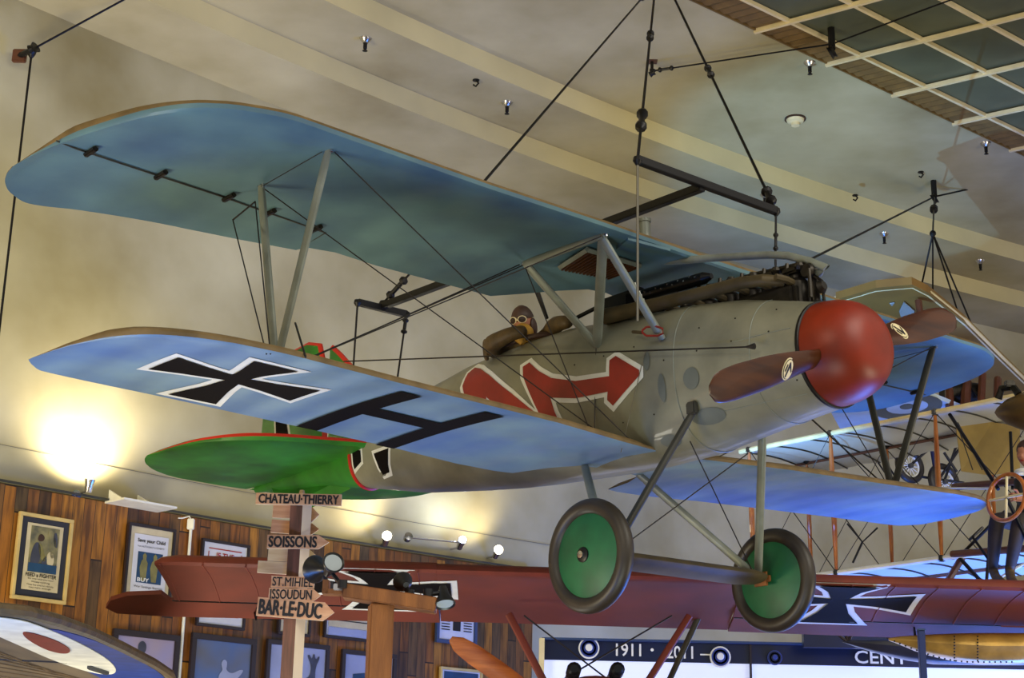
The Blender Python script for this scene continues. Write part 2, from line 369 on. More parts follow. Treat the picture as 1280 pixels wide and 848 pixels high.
# ---- fuselage
ST = [(0.0,.355,.345,-.365,2.0),(-.25,.385,.42,-.385,2.1),(-.6,.40,.515,-.42,2.2),(-1.1,.41,.60,-.48,2.3),(-1.7,.41,.65,-.485,2.4),(-2.3,.41,.72,-.45,2.4),(-2.75,.40,.725,-.42,2.4),(-3.1,.385,.715,-.39,2.35),(-3.5,.36,.70,-.345,2.3),(-4.3,.29,.60,-.235,2.2),(-5.1,.21,.49,-.065,2.1),(-5.8,.14,.38,.06,2.0),(-6.5,.075,.30,.14,2.0),(-6.9,.025,.25,.18,2.0)]
def fsec(X):
    if X > 0: return ST[0][1:]
    for a, c in zip(ST[:-1], ST[1:]):
        if X >= c[0]:
            t = (a[0] - X) / (a[0] - c[0]); return [a[k] + (c[k] - a[k]) * t for k in range(1, 5)]
    return ST[-1][1:]
def fside(X, z, off=.006, side=-1):
    w, zt, zb, e = fsec(X); zc = (zt + zb) / 2; h = (zt - zb) / 2; q = min(.999, abs((z - zc) / h))
    return Vector((X, side * (w * (1 - q**e)**(1 / e) + off), z))
def fring(X, n=64):
    w, zt, zb, e = fsec(X); zc = (zt + zb) / 2; h = (zt - zb) / 2; out = []
    for j in range(n):
        c, s_ = cos(2 * pi * j / n), sin(2 * pi * j / n)
        out.append((X, w * (1 if c > 0 else -1) * abs(c)**(2 / e), zc + h * (1 if s_ > 0 else -1) * abs(s_)**(2 / e)))
    return out
b = MB(); b.loft([fring(-i * .115) for i in range(45)] , 0)
# markings lying on the skin: zigzag arrow, tail bar cross, seams, covers
ARW = [(-3.86,.46),(-3.70,.50),(-3.56,.40),(-3.35,.10),(-3.16,-.16),(-3.16,.14),(-3.37,.44),(-3.37,.54),(-3.30,.59),(-3.19,.55),(-3.02,.45),(-2.71,.23),(-2.45,.03),(-2.30,-.10),(-2.44,.12),(-2.60,.34),(-2.60,.42),(-2.53,.44),(-2.40,.34),(-2.25,.25),(-1.99,.17),(-1.64,.13),(-1.64,.25),(-1.58,.27),(-1.34,.11),(-1.34,.07),(-1.62,-.09),(-1.67,-.04),(-1.66,.02),(-1.99,.06),(-2.24,.12),(-2.22,.0),(-2.12,-.22),(-2.5,-.22),(-2.75,.02),(-3.0,.2),(-2.97,-.2),(-3.3,-.3),(-3.6,-.02),(-3.8,.3)]
ARW = [(-3.36,.55),(-3.30,.59),(-3.19,.55),(-3.02,.45),(-2.71,.23),(-2.38,-.02),(-2.58,.34),(-2.60,.42),(-2.53,.44),(-2.40,.34),(-2.25,.25),(-1.99,.17),(-1.64,.13),(-1.64,.25),(-1.58,.27),(-1.34,.11),(-1.34,.07),(-1.62,-.09),(-1.67,-.04),(-1.66,.02),(-1.99,.04),(-2.26,.10),(-2.22,-.02),(-2.12,-.24),(-2.42,-.24),(-2.72,.02),(-3.02,.27),(-3.02,.05),(-3.02,-.18),(-3.20,-.18),(-3.20,.14),(-3.37,.44)]
b.decal(offset_poly(ARW, .035), lambda x, z: fside(x, z, .004), 1, .1)
b.decal(ARW, lambda x, z: fside(x, z, .008), 2, .1)
b.decal([(-4.10,.54),(-3.72,.46),(-3.45,.30),(-3.45,-.05),(-3.72,.1),(-3.95,.3)], lambda x, z: fside(x, z, .004), 1, .1)
b.decal([(-4.55,.5),(-4.18,.62),(-4.12,.55),(-4.4,.42)], lambda x, z: fside(x, z, .008), 2, .1); b.decal([(-4.16,.62),(-4.10,.62),(-4.04,.52),(-4.10,.52)], lambda x, z: fside(x, z, .008), 1, .1)
b.decal([(-4.05,.52),(-3.76,.44),(-3.50,.27),(-3.50,-.0),(-3.72,.14),(-3.95,.32)], lambda x, z: fside(x, z, .008), 2, .1)
cr = [(-4.66,.13),(-4.60,-.06),(-4.48,-.06),(-4.42,.13)]
b.decal(offset_poly(cr, .03), lambda x, z: fside(x, z, .004), 1, .1); b.decal(cr, lambda x, z: fside(x, z, .008), 3, .1)
cr = [(-5.02,.24),(-4.88,.20),(-4.88,.10),(-5.02,.06)]
b.decal(offset_poly(cr, .025), lambda x, z: fside(x, z, .004), 1, .1); b.decal(cr, lambda x, z: fside(x, z, .008), 3, .1)
fus = b.build('fuselage', ['fuselage', 'cross_white', 'red', 'cross_black'], P1)
def oval(cx, cz, rx, rz, n=20): return [(cx + rx * cos(2 * pi * i / n), cz + rz * sin(2 * pi * i / n)) for i in range(n)]
for (cx, cz, rx, rz) in [(-.87,-.05,.07,.075),(-1.14,-.06,.035,.10),(-1.27,.16,.03,.07),(-.82,-.31,.14,.05),(-1.22,-.40,.09,.035),(-1.66,-.40,.1,.03)]:
    b = MB(); b.decal(oval(cx, cz, rx, rz), lambda x, z: fside(x, z, .006), 0, .08); b.build('access_cover', 'fus_dark', P1)
b = MB()
for X in (-1.02, -.36):                                          # cowling seams
    r = [Vector(p) for p in fring(X, 64)]; zc = (fsec(X)[1] + fsec(X)[2]) / 2
    r = [Vector((p.x, p.y * 1.006, zc + (p.z - zc) * 1.006)) for p in r] ; b.tube(r + [r[0]], .0035, 4)
for (z0_, X0, X1) in ((.12, -.05, -.5), (-.3, -.05, -1.0)):
    b.tube([fside(X0 + (X1 - X0) * i / 8, z0_, .0) for i in range(9)], .003, 4)
b.build('panel_seam', 'strut', fus)
b = MB()
for i in range(15):                                             # screws along the panels
    X = -.06 - i * .15
    for z in ((.13, .3) if i % 2 else (-.22,)): b.lathe([(0, .005), (.006, .004), (.006, 0)], fside(X, min(z, fsec(X)[1] - .1), .0), (0, -1, 0), 6)
tag(b.build('screw', 'engine', fus), kind='stuff')
# ---- tail: green end of the fuselage, stabiliser, fin and rudder, skid
b = MB(); b.loft([fring(-5.06 - i * .0921, 48) for i in range(21)], 0)
b.build('tail_section', 'green', P1)
b = MB(); r = [Vector(p) for p in fring(-5.07, 48)]; zc = .21
r = [Vector((p.x, p.y * 1.03, zc + (p.z - zc) * 1.03)) for p in r]; b.tube(r + [r[0]], .016, 6); b.build('tail_band', 'red_trim', P1)
def wing(name, mats, parent, ys, LEf, TEf, zf, thick=.085, side=1, le_r=.03, nose=0):
    """ys: spanwise stations; LEf/TEf/zf(y): leading edge, trailing edge, underside height"""
    b = MB(); rings = []
    us = [0, .15, .35, .6, .8, .92, .98]
    for y in ys:
        xl, xt, z = LEf(y), TEf(y), zf(y); c = max(.012, xl - xt); th = thick * min(1, c / 1.0) * min(1.0, .22 + c * .9)
        bot = [(xt + c * u, z + th * (.22 * sin(pi * u))) for u in us]
        nose_ = [(xl - .004 * c, z + th * .14), (xl, z + th * .40), (xl - .01 * c, z + th * .66), (xl - .05 * c, z + th * .9)]
        top = [(xt + c * u, z + th * (.12 + 1.15 * (u**.55) * (1.05 - .35 * u) * .98) if u > 0 else z + .004) for u in (.85, .65, .45, .25, .1)]
        ring = bot + nose_ + top + [(xt, z + .006)]
        rings.append([(x, y * side, zz) for x, zz in ring])
    nb = len(us)
    if side < 0: pass
    m = [0] * (nb + 1 - nose) + [2] * (2 + nose) + [1] * (len(rings[0]) - nb - 3)
    b.loft(rings, m, caps=True)
    return b
LEu = [(0,-1.105),(1,-1.09),(2,-1.095),(3.15,-1.06),(3.5,-1.05),(3.82,-1.13),(4.04,-1.27),(4.20,-1.50),(4.34,-1.91),(4.43,-2.28),(4.465,-2.50),(4.48,-2.70)]
TEu = [(0,-2.06),(.16,-2.09),(.31,-2.26),(.46,-2.48),(.62,-2.69),(1.0,-2.70),(1.7,-2.71),(2.08,-2.68),(2.3,-2.73),(2.32,-2.82),(2.73,-2.90),(3.37,-3.0),(3.83,-3.12),(4.14,-3.23),(4.30,-3.14),(4.41,-2.99),(4.46,-2.85),(4.48,-2.73)]
def span(tabs, ymax, lo=0):
    ys = set(round(i * .2, 3) for i in range(int(ymax / .2) + 1))
    for t in tabs: ys |= set(y for y, _ in t)
    ys |= set(round(ymax - .35 + .025 * i, 3) for i in range(14)) | set(round(3.3 + .1 * i, 3) for i in range(10))
    ys |= {lo}; return sorted(y for y in ys if lo <= y <= ymax)
fullu = span([LEu, TEu], 4.48)
zu = lambda y: .955 - .012 * y
ysf = [-y for y in fullu[::-1]] + fullu[1:]
b = wing('upper_wing', None, None, ysf, lambda y: interp_s(abs(y), LEu), lambda y: interp_s(abs(y), TEu), zu, .10)
uwo = b.build('upper_wing', ['wing_under', 'wing_top', 'wing_edge'], P1)
for s in (-1, 1):                                               # aileron hinge line, horn pads
    hp = [(-2.22,4.44),(-2.25,4.30),(-2.29,3.79),(-2.33,3.24),(-2.43,2.34),(-2.80,2.31)]
    part('aileron_gap', 'strut_dark', P1, lambda b: b.tube([(x, s * y, zu(s * y) + .012) for x, y in hp], .006, 5))
    for (x, y) in ((-2.24, 4.22), (-2.28, 3.72), (-2.32, 3.2), (-2.38, 2.85), (-2.42, 2.45)):
        part('hinge', 'engine', P1, lambda b: b.box((x + .03, s * y, zu(s * y) + .0), (.14, .035, .03), bev=.008))
LEl = [(0,-1.40),(.5,-1.40),(1.2,-1.34),(2.5,-1.33),(3.3,-1.31),(3.66,-1.34),(3.89,-1.40),(4.08,-1.50),(4.24,-1.68),(4.37,-2.02),(4.42,-2.36)]
TEl = [(0,-2.0),(.3,-2.08),(.42,-2.3),(.5,-2.6),(.64,-2.64),(1,-2.66),(1.56,-2.61),(2.44,-2.59),(3.4,-2.58),(4.03,-2.59),(4.26,-2.58),(4.36,-2.5),(4.42,-2.42)]
zl = lambda y: -.44 + .033 * abs(y)
for s in (-1, 1):
    ys = span([LEl, TEl], 4.42, .12)
    b = wing('lower_wing', None, None, ys, lambda y: interp_s(y, LEl), lambda y: interp_s(y, TEl), zl, .075, side=s, nose=1)
    if s < 0:
        def lwp(x, y, off=.006):
            ay = abs(y); xl, xt = interp(ay, LEl), interp(ay, TEl); c = xl - xt; u = (x - xt) / c; th = .075
            return Vector((x, y, zl(y) + th * .22 * sin(pi * max(0, min(1, u))) - off))
        cx, cy = -1.99, -3.30
        def arm(x0, x1, y0, y1): return None
        X1 = [(-2.13,-3.80),(-1.80,-3.79),(-1.86,-3.55),(-1.89,-3.37),(-1.78,-3.385),(-1.54,-3.44),(-1.54,-3.13),(-1.78,-3.22),(-1.90,-3.24),(-1.87,-3.05),(-1.80,-2.79),(-2.12,-2.80),(-2.06,-3.05),(-2.03,-3.235),(-2.2,-3.20),(-2.48,-3.12),(-2.49,-3.46),(-2.2,-3.37),(-2.01,-3.345),(-2.07,-3.6)]
        b.decal(offset_poly(X1, .045), lambda x, y: lwp(x, y, .004), 3, .1); b.decal(X1, lambda x, y: lwp(x, y, .009), 4, .1)
        for P_ in ([(-2.57,-2.45),(-1.44,-2.44),(-1.44,-2.27),(-2.57,-2.28)], [(-2.6,-1.77),(-1.44,-1.76),(-1.44,-1.59),(-2.6,-1.61)], [(-2.06,-2.31),(-1.89,-2.31),(-1.89,-1.74),(-2.06,-1.74)]):
            b.decal(P_, lambda x, y: lwp(x, y, .009), 4, .1)
    b.build('lower_wing', ['lower_under', 'wing_top', 'wing_edge', 'cross_white', 'cross_black'], P1)
# stabiliser (one rounded surface, red leading edge)
SL = [(0,-4.72),(.2,-4.78),(.49,-4.88),(.95,-5.05),(1.21,-5.24),(1.41,-5.55),(1.49,-5.98),(1.50,-6.3)]
STt = [(0,-7.06),(.3,-7.06),(.8,-7.00),(1.1,-6.86),(1.32,-6.66),(1.45,-6.46),(1.50,-6.33)]
zs = .24
def stab_ring(y, s):
    xl, xt = interp_s(y, SL, .3), interp_s(y, STt, .9); c = max(.02, xl - xt); th = .10 * min(1, c / 1.6)
    q = [(xt, 0), (xt + .25 * c, -.28 * th), (xt + .6 * c, -.42 * th), (xt + .88 * c, -.40 * th), (xl - .012 * c, -.22 * th), (xl, 0.1 * th), (xl - .012 * c, .42 * th), (xl - .12 * c, .6 * th), (xt + .6 * c, .62 * th), (xt + .25 * c, .38 * th)]
    return [(x, s * y, zs + z) for x, z in q]
for s in (-1, 1):
    b = MB(); ys = span([SL, STt], 1.50, 0.02); b.loft([stab_ring(y, s) for y in ys], [0, 0, 0, 0, 0, 1, 0, 0, 0, 0]); b.build('tailplane', ['green', 'red_trim'], P1)
FIN = [(-4.75,.50),(-4.95,.74),(-5.15,.96),(-5.35,1.12),(-5.52,1.27),(-5.66,1.38),(-5.70,1.36),(-5.70,.30),(-5.2,.35)]
RUD = [(-5.80,1.30),(-5.85,1.44),(-6.05,1.50),(-6.30,1.48),(-6.52,1.36),(-6.70,1.15),(-6.80,.95),(-6.83,.70),(-6.80,.30),(-6.6,.2),(-5.74,.3),(-5.74,1.2)]
def slab(P_, th, mats, name, edge=1, inset=.03):
    b = MB(); n_ = len(P_); Q = offset_poly(P_, -inset); o = 0
    b.v = [Vector((x, -th * .15, z)) for x, z in P_] + [Vector((x, -th / 2, z)) for x, z in Q] + [Vector((x, th * .15, z)) for x, z in P_] + [Vector((x, th / 2, z)) for x, z in Q]
    for i in range(n_):
        j = (i + 1) % n_; b.face((i, j, n_ + j, n_ + i), edge); b.face((2 * n_ + i, 3 * n_ + i, 3 * n_ + j, 2 * n_ + j), edge); b.face((i, 2 * n_ + i, 2 * n_ + j, j), edge)
    for t in geometry.tessellate_polygon([[Vector((x, z, 0)) for x, z in Q]]):
        b.face([n_ + k for k in t]); b.face([3 * n_ + k for k in t][::-1])
    return b
fin = slab(FIN, .06, None, 'fin').build('fin', ['green', 'red_trim'], P1)
b = slab(RUD, .06, None, 'rudder')
for sg in (-1, 1):
    cr = [(-6.55,.86),(-6.52,.58),(-6.30,.58),(-6.38,.86)]
    b.decal(offset_poly(cr, .03), lambda x, z: Vector((x, sg * .033, z)), 2); b.decal(cr, lambda x, z: Vector((x, sg * .036, z)), 3)
b.build('rudder', ['green', 'red_trim', 'cross_white', 'cross_black'], P1)
b = MB(); V = [(-5.35,-.02,-.03),(-6.1,0,-.13),(-6.45,0,-.08),(-6.6,0,.12)]
b.loft([[(x, -.05, z + .1), (x, 0, z), (x, .05, z + .1), (x, 0, z + .25)] for x, _, z in V]); b.build('ventral_fin', 'green', P1)
# ---- spinner and propeller
def rotx(a): return Matrix.Rotation(a, 3, 'X')
b = MB(); prof = [(.352, .008)] + [(.350 * cos(t)**.62, .02 + .36 * sin(t)) for t in [pi / 2 * i / 18 for i in range(19)]]
b.lathe(prof, (0, 0, -.01), (1, 0, 0), 48); b.build('spinner', 'spinner', P1)
b = MB(); b.lathe([(.353, -.012), (.363, -.008), (.363, .012), (.353, .016)], (0, 0, -.01), (1, 0, 0), 48); b.build('spinner_ring', 'black', P1)
pr_ = bpy.data.objects.new('propeller', bpy.data.meshes.new('tmp'))
def blade(sgn):
    rings = []; N_ = 26
    for i in range(N_ + 1):
        t = i / N_; r = .10 + 1.32 * t
        ch = interp(t, [(0,.055),(.12,.068),(.22,.082),(.4,.104),(.6,.116),(.8,.114),(.9,.104),(.95,.09),(.98,.068),(1,.03)]); tw = radians(interp(t, [(0,62),(.2,48),(.5,30),(1,17)]))
        th = interp(t, [(0,.06),(.2,.045),(.5,.024),(1,.008)]); ring = []
        for j in range(16):
            a = 2 * pi * j / 16; u, v = cos(a) * ch, sin(a) * th * (1 if sin(a) > 0 else .45)
            # chord direction in plane (z) twisted towards x; sgn flips
            x = v * cos(tw) + u * sin(tw) * -1; z = u * cos(tw) + v * sin(tw)
            ring.append(Vector((x + .10, sgn * r, z * sgn * (1))) )
        rings.append([rotx(.355) @ q for q in ring])
    return rings
b = MB(); b.loft(blade(-1)); b.loft(blade(1)); b.lathe([(.0, .0), (.10, .0), (.10, .14), (0, .14)], (.03, 0, 0), (1, 0, 0), 20)
prop = b.build('propeller', 'wood_prop', P1, True, 60)
for sgn in (-1, 1):
    r = .66; tw = radians(32); c = Vector((.10, sgn * r, 0)); nx = Vector((cos(tw), 0, sin(tw) * sgn)); ch = Vector((-sin(tw), 0, cos(tw) * sgn)); sp = Vector((0, 1, 0))
    def el(a, bb, off): return [rotx(.355) @ (c + nx * off + sp * (a * cos(t)) + ch * (bb * sin(t))) for t in [2 * pi * k / 24 for k in range(24)]]
    b = MB(); nn = rotx(.355) @ nx
    b.poly(el(.058, .075, .024), .004, 0, nn); b.poly(el(.050, .067, .0285), .002, 1, nn); b.poly(el(.046, .063, .031), .002, 0, nn)
    q = lambda u, v: rotx(.355) @ (c + nx * .0335 + sp * u + ch * v)
    for P_ in ([(-.03,.045),(-.02,.05),(.012,-.012),(.03,.03),(.036,.02),(.014,-.045),(.004,-.045)], [(-.04,.0),(-.03,.012),(-.012,-.03),(-.02,-.04)]):
        b.poly([q(*p) for p in P_], .002, 1, nn)
    b.build('emblem', ['cream', 'ink'], prop)
bpy.data.objects.remove(pr_)
# ---- engine, exhaust, radiator pipe, guns
eng = MB(); eng.box((-.78, 0, .44), (1.2, .24, .18), bev=.03); eng = eng.build('engine', 'engine', P1)
for i in range(6):
    x = -.24 - i * .2; dz = -.075 + .055 * min(1, i / 3)
    b = MB(); b.lathe([(.07, 0), (.085, .02), (.085, .17), (.07, .19), (.05, .20), (.05, .24), (0, .245)], (x, 0, .45 + dz), (0, 0, 1), 14)
    b.box((x, 0, .70 + dz), (.13, .16, .045), bev=.012); b.tube([(x - .03, -.06, .70 + dz), (x - .03, -.05, .76 + dz)], .014, 6); b.tube([(x + .03, .05, .70 + dz), (x + .03, .05, .745 + dz)], .018, 6); b.lathe([(0, 0), (.03, 0), (.034, .03), (.02, .05), (0, .05)], (x + .06, -.04, .70 + dz), (.3, -.3, 1), 8)
    b.build('cylinder', 'engine', eng)
b = MB(); b.tube([(-.14, 0, .66), (-.6, 0, .70), (-1.28, 0, .72)], .026, 8); b.tube([(-.12, .04, .4), (-.12, .04, .66)], .032, 8); b.lathe([(.045, -.02), (.055, 0), (.045, .02)], (-.12, -.03, .60), (0, 1, 0), 12)
b.tube([(-.09, -.05, .40), (-.09, -.05, .60), (-.12, 0, .66)], .014, 6); b.tube([(-.06, .05, .38), (-.05, .03, .52), (-.13, 0, .60)], .012, 6, 0); b.lathe([(0, -.02), (.04, -.02), (.05, 0), (.03, .03), (0, .03)], (-.04, .0, .47), (1, 0, .2), 12); b.build('camshaft_housing', 'engine', eng)
b = MB(); y_ = -.2
ex = [loc(980, 352, 1, -.10), loc(955, 350, 1, -.2), loc(925, 354, 1, y_), loc(880, 366, 1, y_), loc(820, 381, 1, -.24), loc(790, 388, 1, -.25), loc(757, 396, 1, -.26)]
b.tube(ex, [.036, .04, .043, .046, .049, .054, .062], 14)
for i in range(6): x = -.22 - i * .2; b.tube([(x, -.06, .53 + .02 * min(i, 2)), (x, -.14, .54 + .02 * min(i, 2)), (x - .03, -.21, .55 + .02 * min(i, 2))], .026, 8)
b.build('exhaust_manifold', 'olive_pipe', eng)
b = MB(); cpt = ex[-1]; d = (ex[-1] - ex[-2]).normalized(); b.lathe([(.055, -.002), (.055, .004)], cpt + d * .001, d, 14); b.build('exhaust_opening', 'slat', eng)
b = MB(); b.tube([loc(793, 328, 1, -.10), loc(850, 326, 1, -.08), loc(885, 323, 1, -.05), loc(960, 319, 1, 0), loc(985, 320, 1, 0), loc(1012, 327, 1, .0), loc(1033, 335, 1, .0), loc(1025, 341, 1, .03), loc(1004, 345, 1, .05)], .028, 12); b.build('coolant_pipe', 'strut', P1)
for s in (-1, 1):
    g = MB(); y = s * .13 + .06; g.tube([(-1.0, y, .775), (-1.62, y, .80)], .045, 12); g.tube([(-.93, y, .772), (-1.0, y, .775)], [.02, .045], 12); g.box((-1.82, y, .80), (.42, .07, .14), bev=.01); g.box((-1.75, y + s * .06, .77), (.16, .09, .09), bev=.01); g.box((-2.06, y, .80), (.06, .05, .1))
    g = g.build('machine_gun', 'gun', P1)
    tag(part('cooling_holes', 'chrome', g, lambda b: [b.lathe([(0, .003), (.009, .003), (.009, 0)], (-1.05 - .055 * i, y - .044, .785 + .018 * (i % 2)), (0, -1, .1), 6) for i in range(11)]), kind='stuff')
# radiator in the centre section, filler
b = MB(); z_ = .955
rd = [loc(700, 334, 2, z_), loc(734, 312, 2, z_), loc(800, 332, 2, z_), loc(762, 346, 2, z_)]
for k in range(4):
    a, c = rd[k], rd[(k + 1) % 4]; b.tube([a, c], .022, 4)
ra = b.build('radiator', 'strut', P1)
b = MB()
for i in range(14):
    t = (i + .5) / 14; a = rd[0].lerp(rd[3], t); c = rd[1].lerp(rd[2], t); b.box((a + c) / 2 - Vector((0, 0, .012)), ((c - a).length, .012, .03), rot=Matrix(((c - a).normalized(), Vector((0, 0, 1)).cross((c - a).normalized()), Vector((0, 0, 1)))).transposed())
b.poly([p + Vector((0, 0, .01)) for p in rd], .008, nrm=(0, 0, 1)); b.build('radiator_core', 'slat', ra)
b = MB(); q = [loc(785, 300, 2, .95), loc(838, 314, 2, .95), loc(820, 320, 2, .95), loc(770, 312, 2, .95)]; b.poly(q, .02, nrm=(0, 0, 1)); b.build('radiator_fairing', 'wing_under', P1)
b = MB(); t_ = loc(806, 286, 1, -.02); b.lathe([(0, -.16), (.042, -.16), (.042, .05), (.05, .05), (.05, .075), (0, .08)], t_, (0, 0, 1), 14); b.build('header_tank', 'strut', P1)
# ---- struts
def strut(name, a, c, w=.042, t=.022, m='strut', parent=P1, chord=(1, 0, 0)):
    b = MB(); a, c = Vector(a), Vector(c); b.tube([a, a.lerp(c, .08), a.lerp(c, .92), c], [t * .8, t, t, t * .8], 12, 0, flat=w / t, up=chord); o = b.build(name, m, parent)
    return o
def fitting(p, parent=P1, s=.03): part('strut_fitting', 'chrome', parent, lambda b: (b.box(p, (s * 1.6, s, s), bev=.005), b.lathe([(0, 0), (.01, 0), (.01, .05), (0, .05)], Vector(p) + Vector((.03, 0, -.03)), (0, 0, 1), 8)))
for s in (-1, 1):
    mm = 'strut' if s < 0 else 'strut_dark'
    vb = (-1.80, s * 3.12, zl(3.12) + .09)
    f_ = (-1.27, s * 3.13, zu(s * 3.13) + .02); r_ = (-2.02, s * 3.13, zu(s * 3.13) + .02)
    strut('interplane_strut', vb, f_, .035, .019, mm); strut('interplane_strut', vb, r_, .035, .019, mm); fitting(f_); fitting(r_)
    # cabane
    cf, cr_ = (-1.19, s * .88, .965 - .012 * s), (-1.985, s * .90, .965 - .012 * s); lo = (-1.80, s * .37, .40)
    strut('cabane_strut', cf, lo, .04, .022); strut('cabane_strut', cr_, lo, .036, .02); strut('cabane_strut', (cf[0] - .03, cf[1], cf[2]), (-1.13, s * .39, .29), .036, .02)
    strut('cabane_strut', (cf[0], cf[1], cf[2] - .01), (cr_[0], cr_[1], cr_[2] - .01), .024, .032); fitting(cf); fitting(cr_)
    # landing gear legs
    ax = (-1.36, s * .76, -1.245)
    strut('gear_leg', (-.905, s * .36, -.27), ax, .034, .022, 'strut' if s > 0 else 'strut_dark'); strut('gear_leg', (-2.06, s * .28, -.42), ax, .034, .022)
    part('leg_socket', 'strut_dark', P1, lambda b: b.box((-.90, s * .375, -.25), (.08, .05, .09), bev=.01))
# white stencilled mark on the forward cabane strut
part('stencil_mark', 'cross_white', P1, lambda b: [b.box(Vector((-1.185, -.66, .76)).lerp(Vector((-1.13, -.40, .32)), t) + Vector((.02, -.024, .0)), (.008, .004, .03), rot=Matrix.Rotation(.3, 3, 'X')) for t in (.25, .3, .38, .43, .5, .62)])
# axle fairing
b = MB(); rings = []
for y in (-.80, -.74, -.6, 0, .6, .74, .80):
    k = .35 if abs(y) > .78 else (.8 if abs(y) > .7 else 1)
    rings.append([(-1.36 + .16 * k * cos(2 * pi * j / 16) - .02, y, -1.245 + .055 * k * sin(2 * pi * j / 16)) for j in range(16)])
b.loft(rings); b.build('axle_fairing', 'olive_pipe', P1)
for s in (-1, 1): part('shock_cord', 'post_wood', P1, lambda b: b.box((-1.36, s * .79, -1.25), (.17, .08, .10), bev=.03))
part('axle', 'strut_dark', P1, lambda b: b.tube([(-1.36, -1.0, -1.245), (-1.36, 1.0, -1.245)], .022, 10))
for s in (-1, 1):
    c = Vector((-1.36, s * .926, -1.245)); wo = bpy.data.objects.new('wheel', None); C.objects.link(wo); wo.parent = P1; wo.location = c
    b = MB(); n1, n2 = 48, 16; RR, rr = .325, .056
    for i in range(n1):
        for j in range(n2):
            a, d_ = 2 * pi * i / n1, 2 * pi * j / n2; R_ = RR + rr * cos(d_); b.v.append(Vector((R_ * cos(a), rr * 1.0 * sin(d_), R_ * sin(a))))
    for i in range(n1):
        for j in range(n2): b.face((i * n2 + j, ((i + 1) % n1) * n2 + j, ((i + 1) % n1) * n2 + (j + 1) % n2, i * n2 + (j + 1) % n2))
    b.build('tyre', 'tyre', wo)
    for sg in (-1, 1):
        b = MB(); b.lathe([(.285, .022), (.27, .030), (.15, .052), (.04, .066), (0, .067)], (0, 0, 0), (0, sg, 0), 48); b.build('wheel_cover', 'disc', wo)
    b = MB(); b.lathe([(.05, .052), (.05, .074), (.036, .08), (0, .08)], (0, 0, 0), (0, s, 0), 20); b.build('hub', 'black', wo)
    b = MB(); b.lathe([(.024, .078), (.024, .095), (0, .098)], (0, 0, 0), (0, s, 0), 16); b.build('hub_cap', 'chrome', wo)
# ---- rigging wires
def wire(a, c, r=.0045, m='wire_dark', parent=P1): part('rigging_wire', m, parent, lambda b: b.tube([a, c], r, 5))
for s in (-1, 1):
    f_ = (-1.25, s * 3.10, zu(s * 3.1)); r_ = (-2.02, s * 3.10, zu(s * 3.1)); vb = (-1.78, s * 3.08, zl(3.1) + .08)
    wire(f_, (-1.42, s * .42, -.40)); wire(r_, (-1.62, s * .42, -.36)); wire(vb, (-1.19, s * .90, .95)) ; wire(vb, (-1.985, s * .92, .95)); wire((-1.77, s * 3.03, zl(3.1) + .1), (-1.985, s * .95, .95))
    wire((-2.0, s * 3.14, zu(s * 3.1)), (-1.3, s * 3.16, zu(s * 3.1)), .003)
    wire((-1.36, s * .7, -1.2), (-1.0, -s * .3, -.45)); 
wire(loc(291, 275, 2, .86), loc(333, 443, 2, -.33)); wire(loc(319, 252, 2, .95), loc(338, 443, 2, -.33)); wire(loc(319, 252, 2, .95), loc(291, 275, 2, .86), .006)
wire(loc(369, 404, 1, -3.1), loc(382, 447, 2, -.33), .007)
wire(loc(655, 330, 1, -.9), loc(738, 540, 1, -.43)); wire((-1.8, -.38, .38), loc(743, 542, 1, -.43)); wire(loc(806, 440, 1, -.42), loc(776, 566, 1, -.43), .003, 'wire_grey')
part('swivel_link', 'red', P1, lambda b: b.tube([loc(x, y, 1, -.46) for x, y in ((803,413),(808,409),(820,408),(828,411),(829,417),(822,420),(808,420),(803,416),(803,413))], .008, 6))
part('link_bracket', 'olive_pipe', P1, lambda b: b.tube([loc(791, 415, 1, -.42), loc(803, 416, 1, -.45)], .012, 6))
part('tie_rod', 'wire_dark', P1, lambda b: (b.tube([loc(430, 452, 1, -.52), loc(932, 434, 1, -.47)], .006, 6), b.tube([loc(932, 434, 1, -.47), loc(943, 433, 1, -.46)], [.006, .022], 8)))
part('aileron_cable', 'wire_dark', P1, lambda b: b.tube([loc(672, 366, 1, -.3), loc(684, 398, 1, -.3)], [.02, .012], 8))
part('cockpit_rim', 'cap', P1, lambda b: b.tube([(-2.92 + .36 * cos(2 * pi * i / 24), .25 * sin(2 * pi * i / 24), .70 + .035 * abs(cos(2 * pi * i / 24))) for i in range(25)], .022, 8))
part('windscreen_post', 'gun', P1, lambda b: b.tube([loc(704, 406, 1, -.05), loc(745, 385, 1, 0)], .018, 6))
# ================================================================== PEOPLE (continuous bodies grown from a joint skeleton)
def skin_body(name, joints, edges, mats, root=0, sub=2, bind=None):
    me = bpy.data.meshes.new(name); me.from_pydata([j[0] for j in joints], edges, []); o = bpy.data.objects.new(name, me); C.objects.link(o)
    md = o.modifiers.new('s', 'SKIN'); md.use_smooth_shade = True
    for i, j in enumerate(joints):
        r = j[1] if isinstance(j[1], tuple) else (j[1], j[1]); me.skin_vertices[0].data[i].radius = r; me.skin_vertices[0].data[i].use_root = (i == root)
    s = o.modifiers.new('u', 'SUBSURF'); s.levels = sub; s.render_levels = sub
    dg = bpy.context.evaluated_depsgraph_get(); m2 = bpy.data.meshes.new_from_object(o.evaluated_get(dg)); bpy.data.objects.remove(o)
    for mm in mats: m2.materials.append(M[mm] if isinstance(mm, str) else mm)
    m2.name = name; o = bpy.data.objects.new(name, m2); C.objects.link(o)
    for p in m2.polygons: p.use_smooth = True
    return o
def paint(o, fn):
    for p in o.data.polygons: p.material_index = fn(p.center)
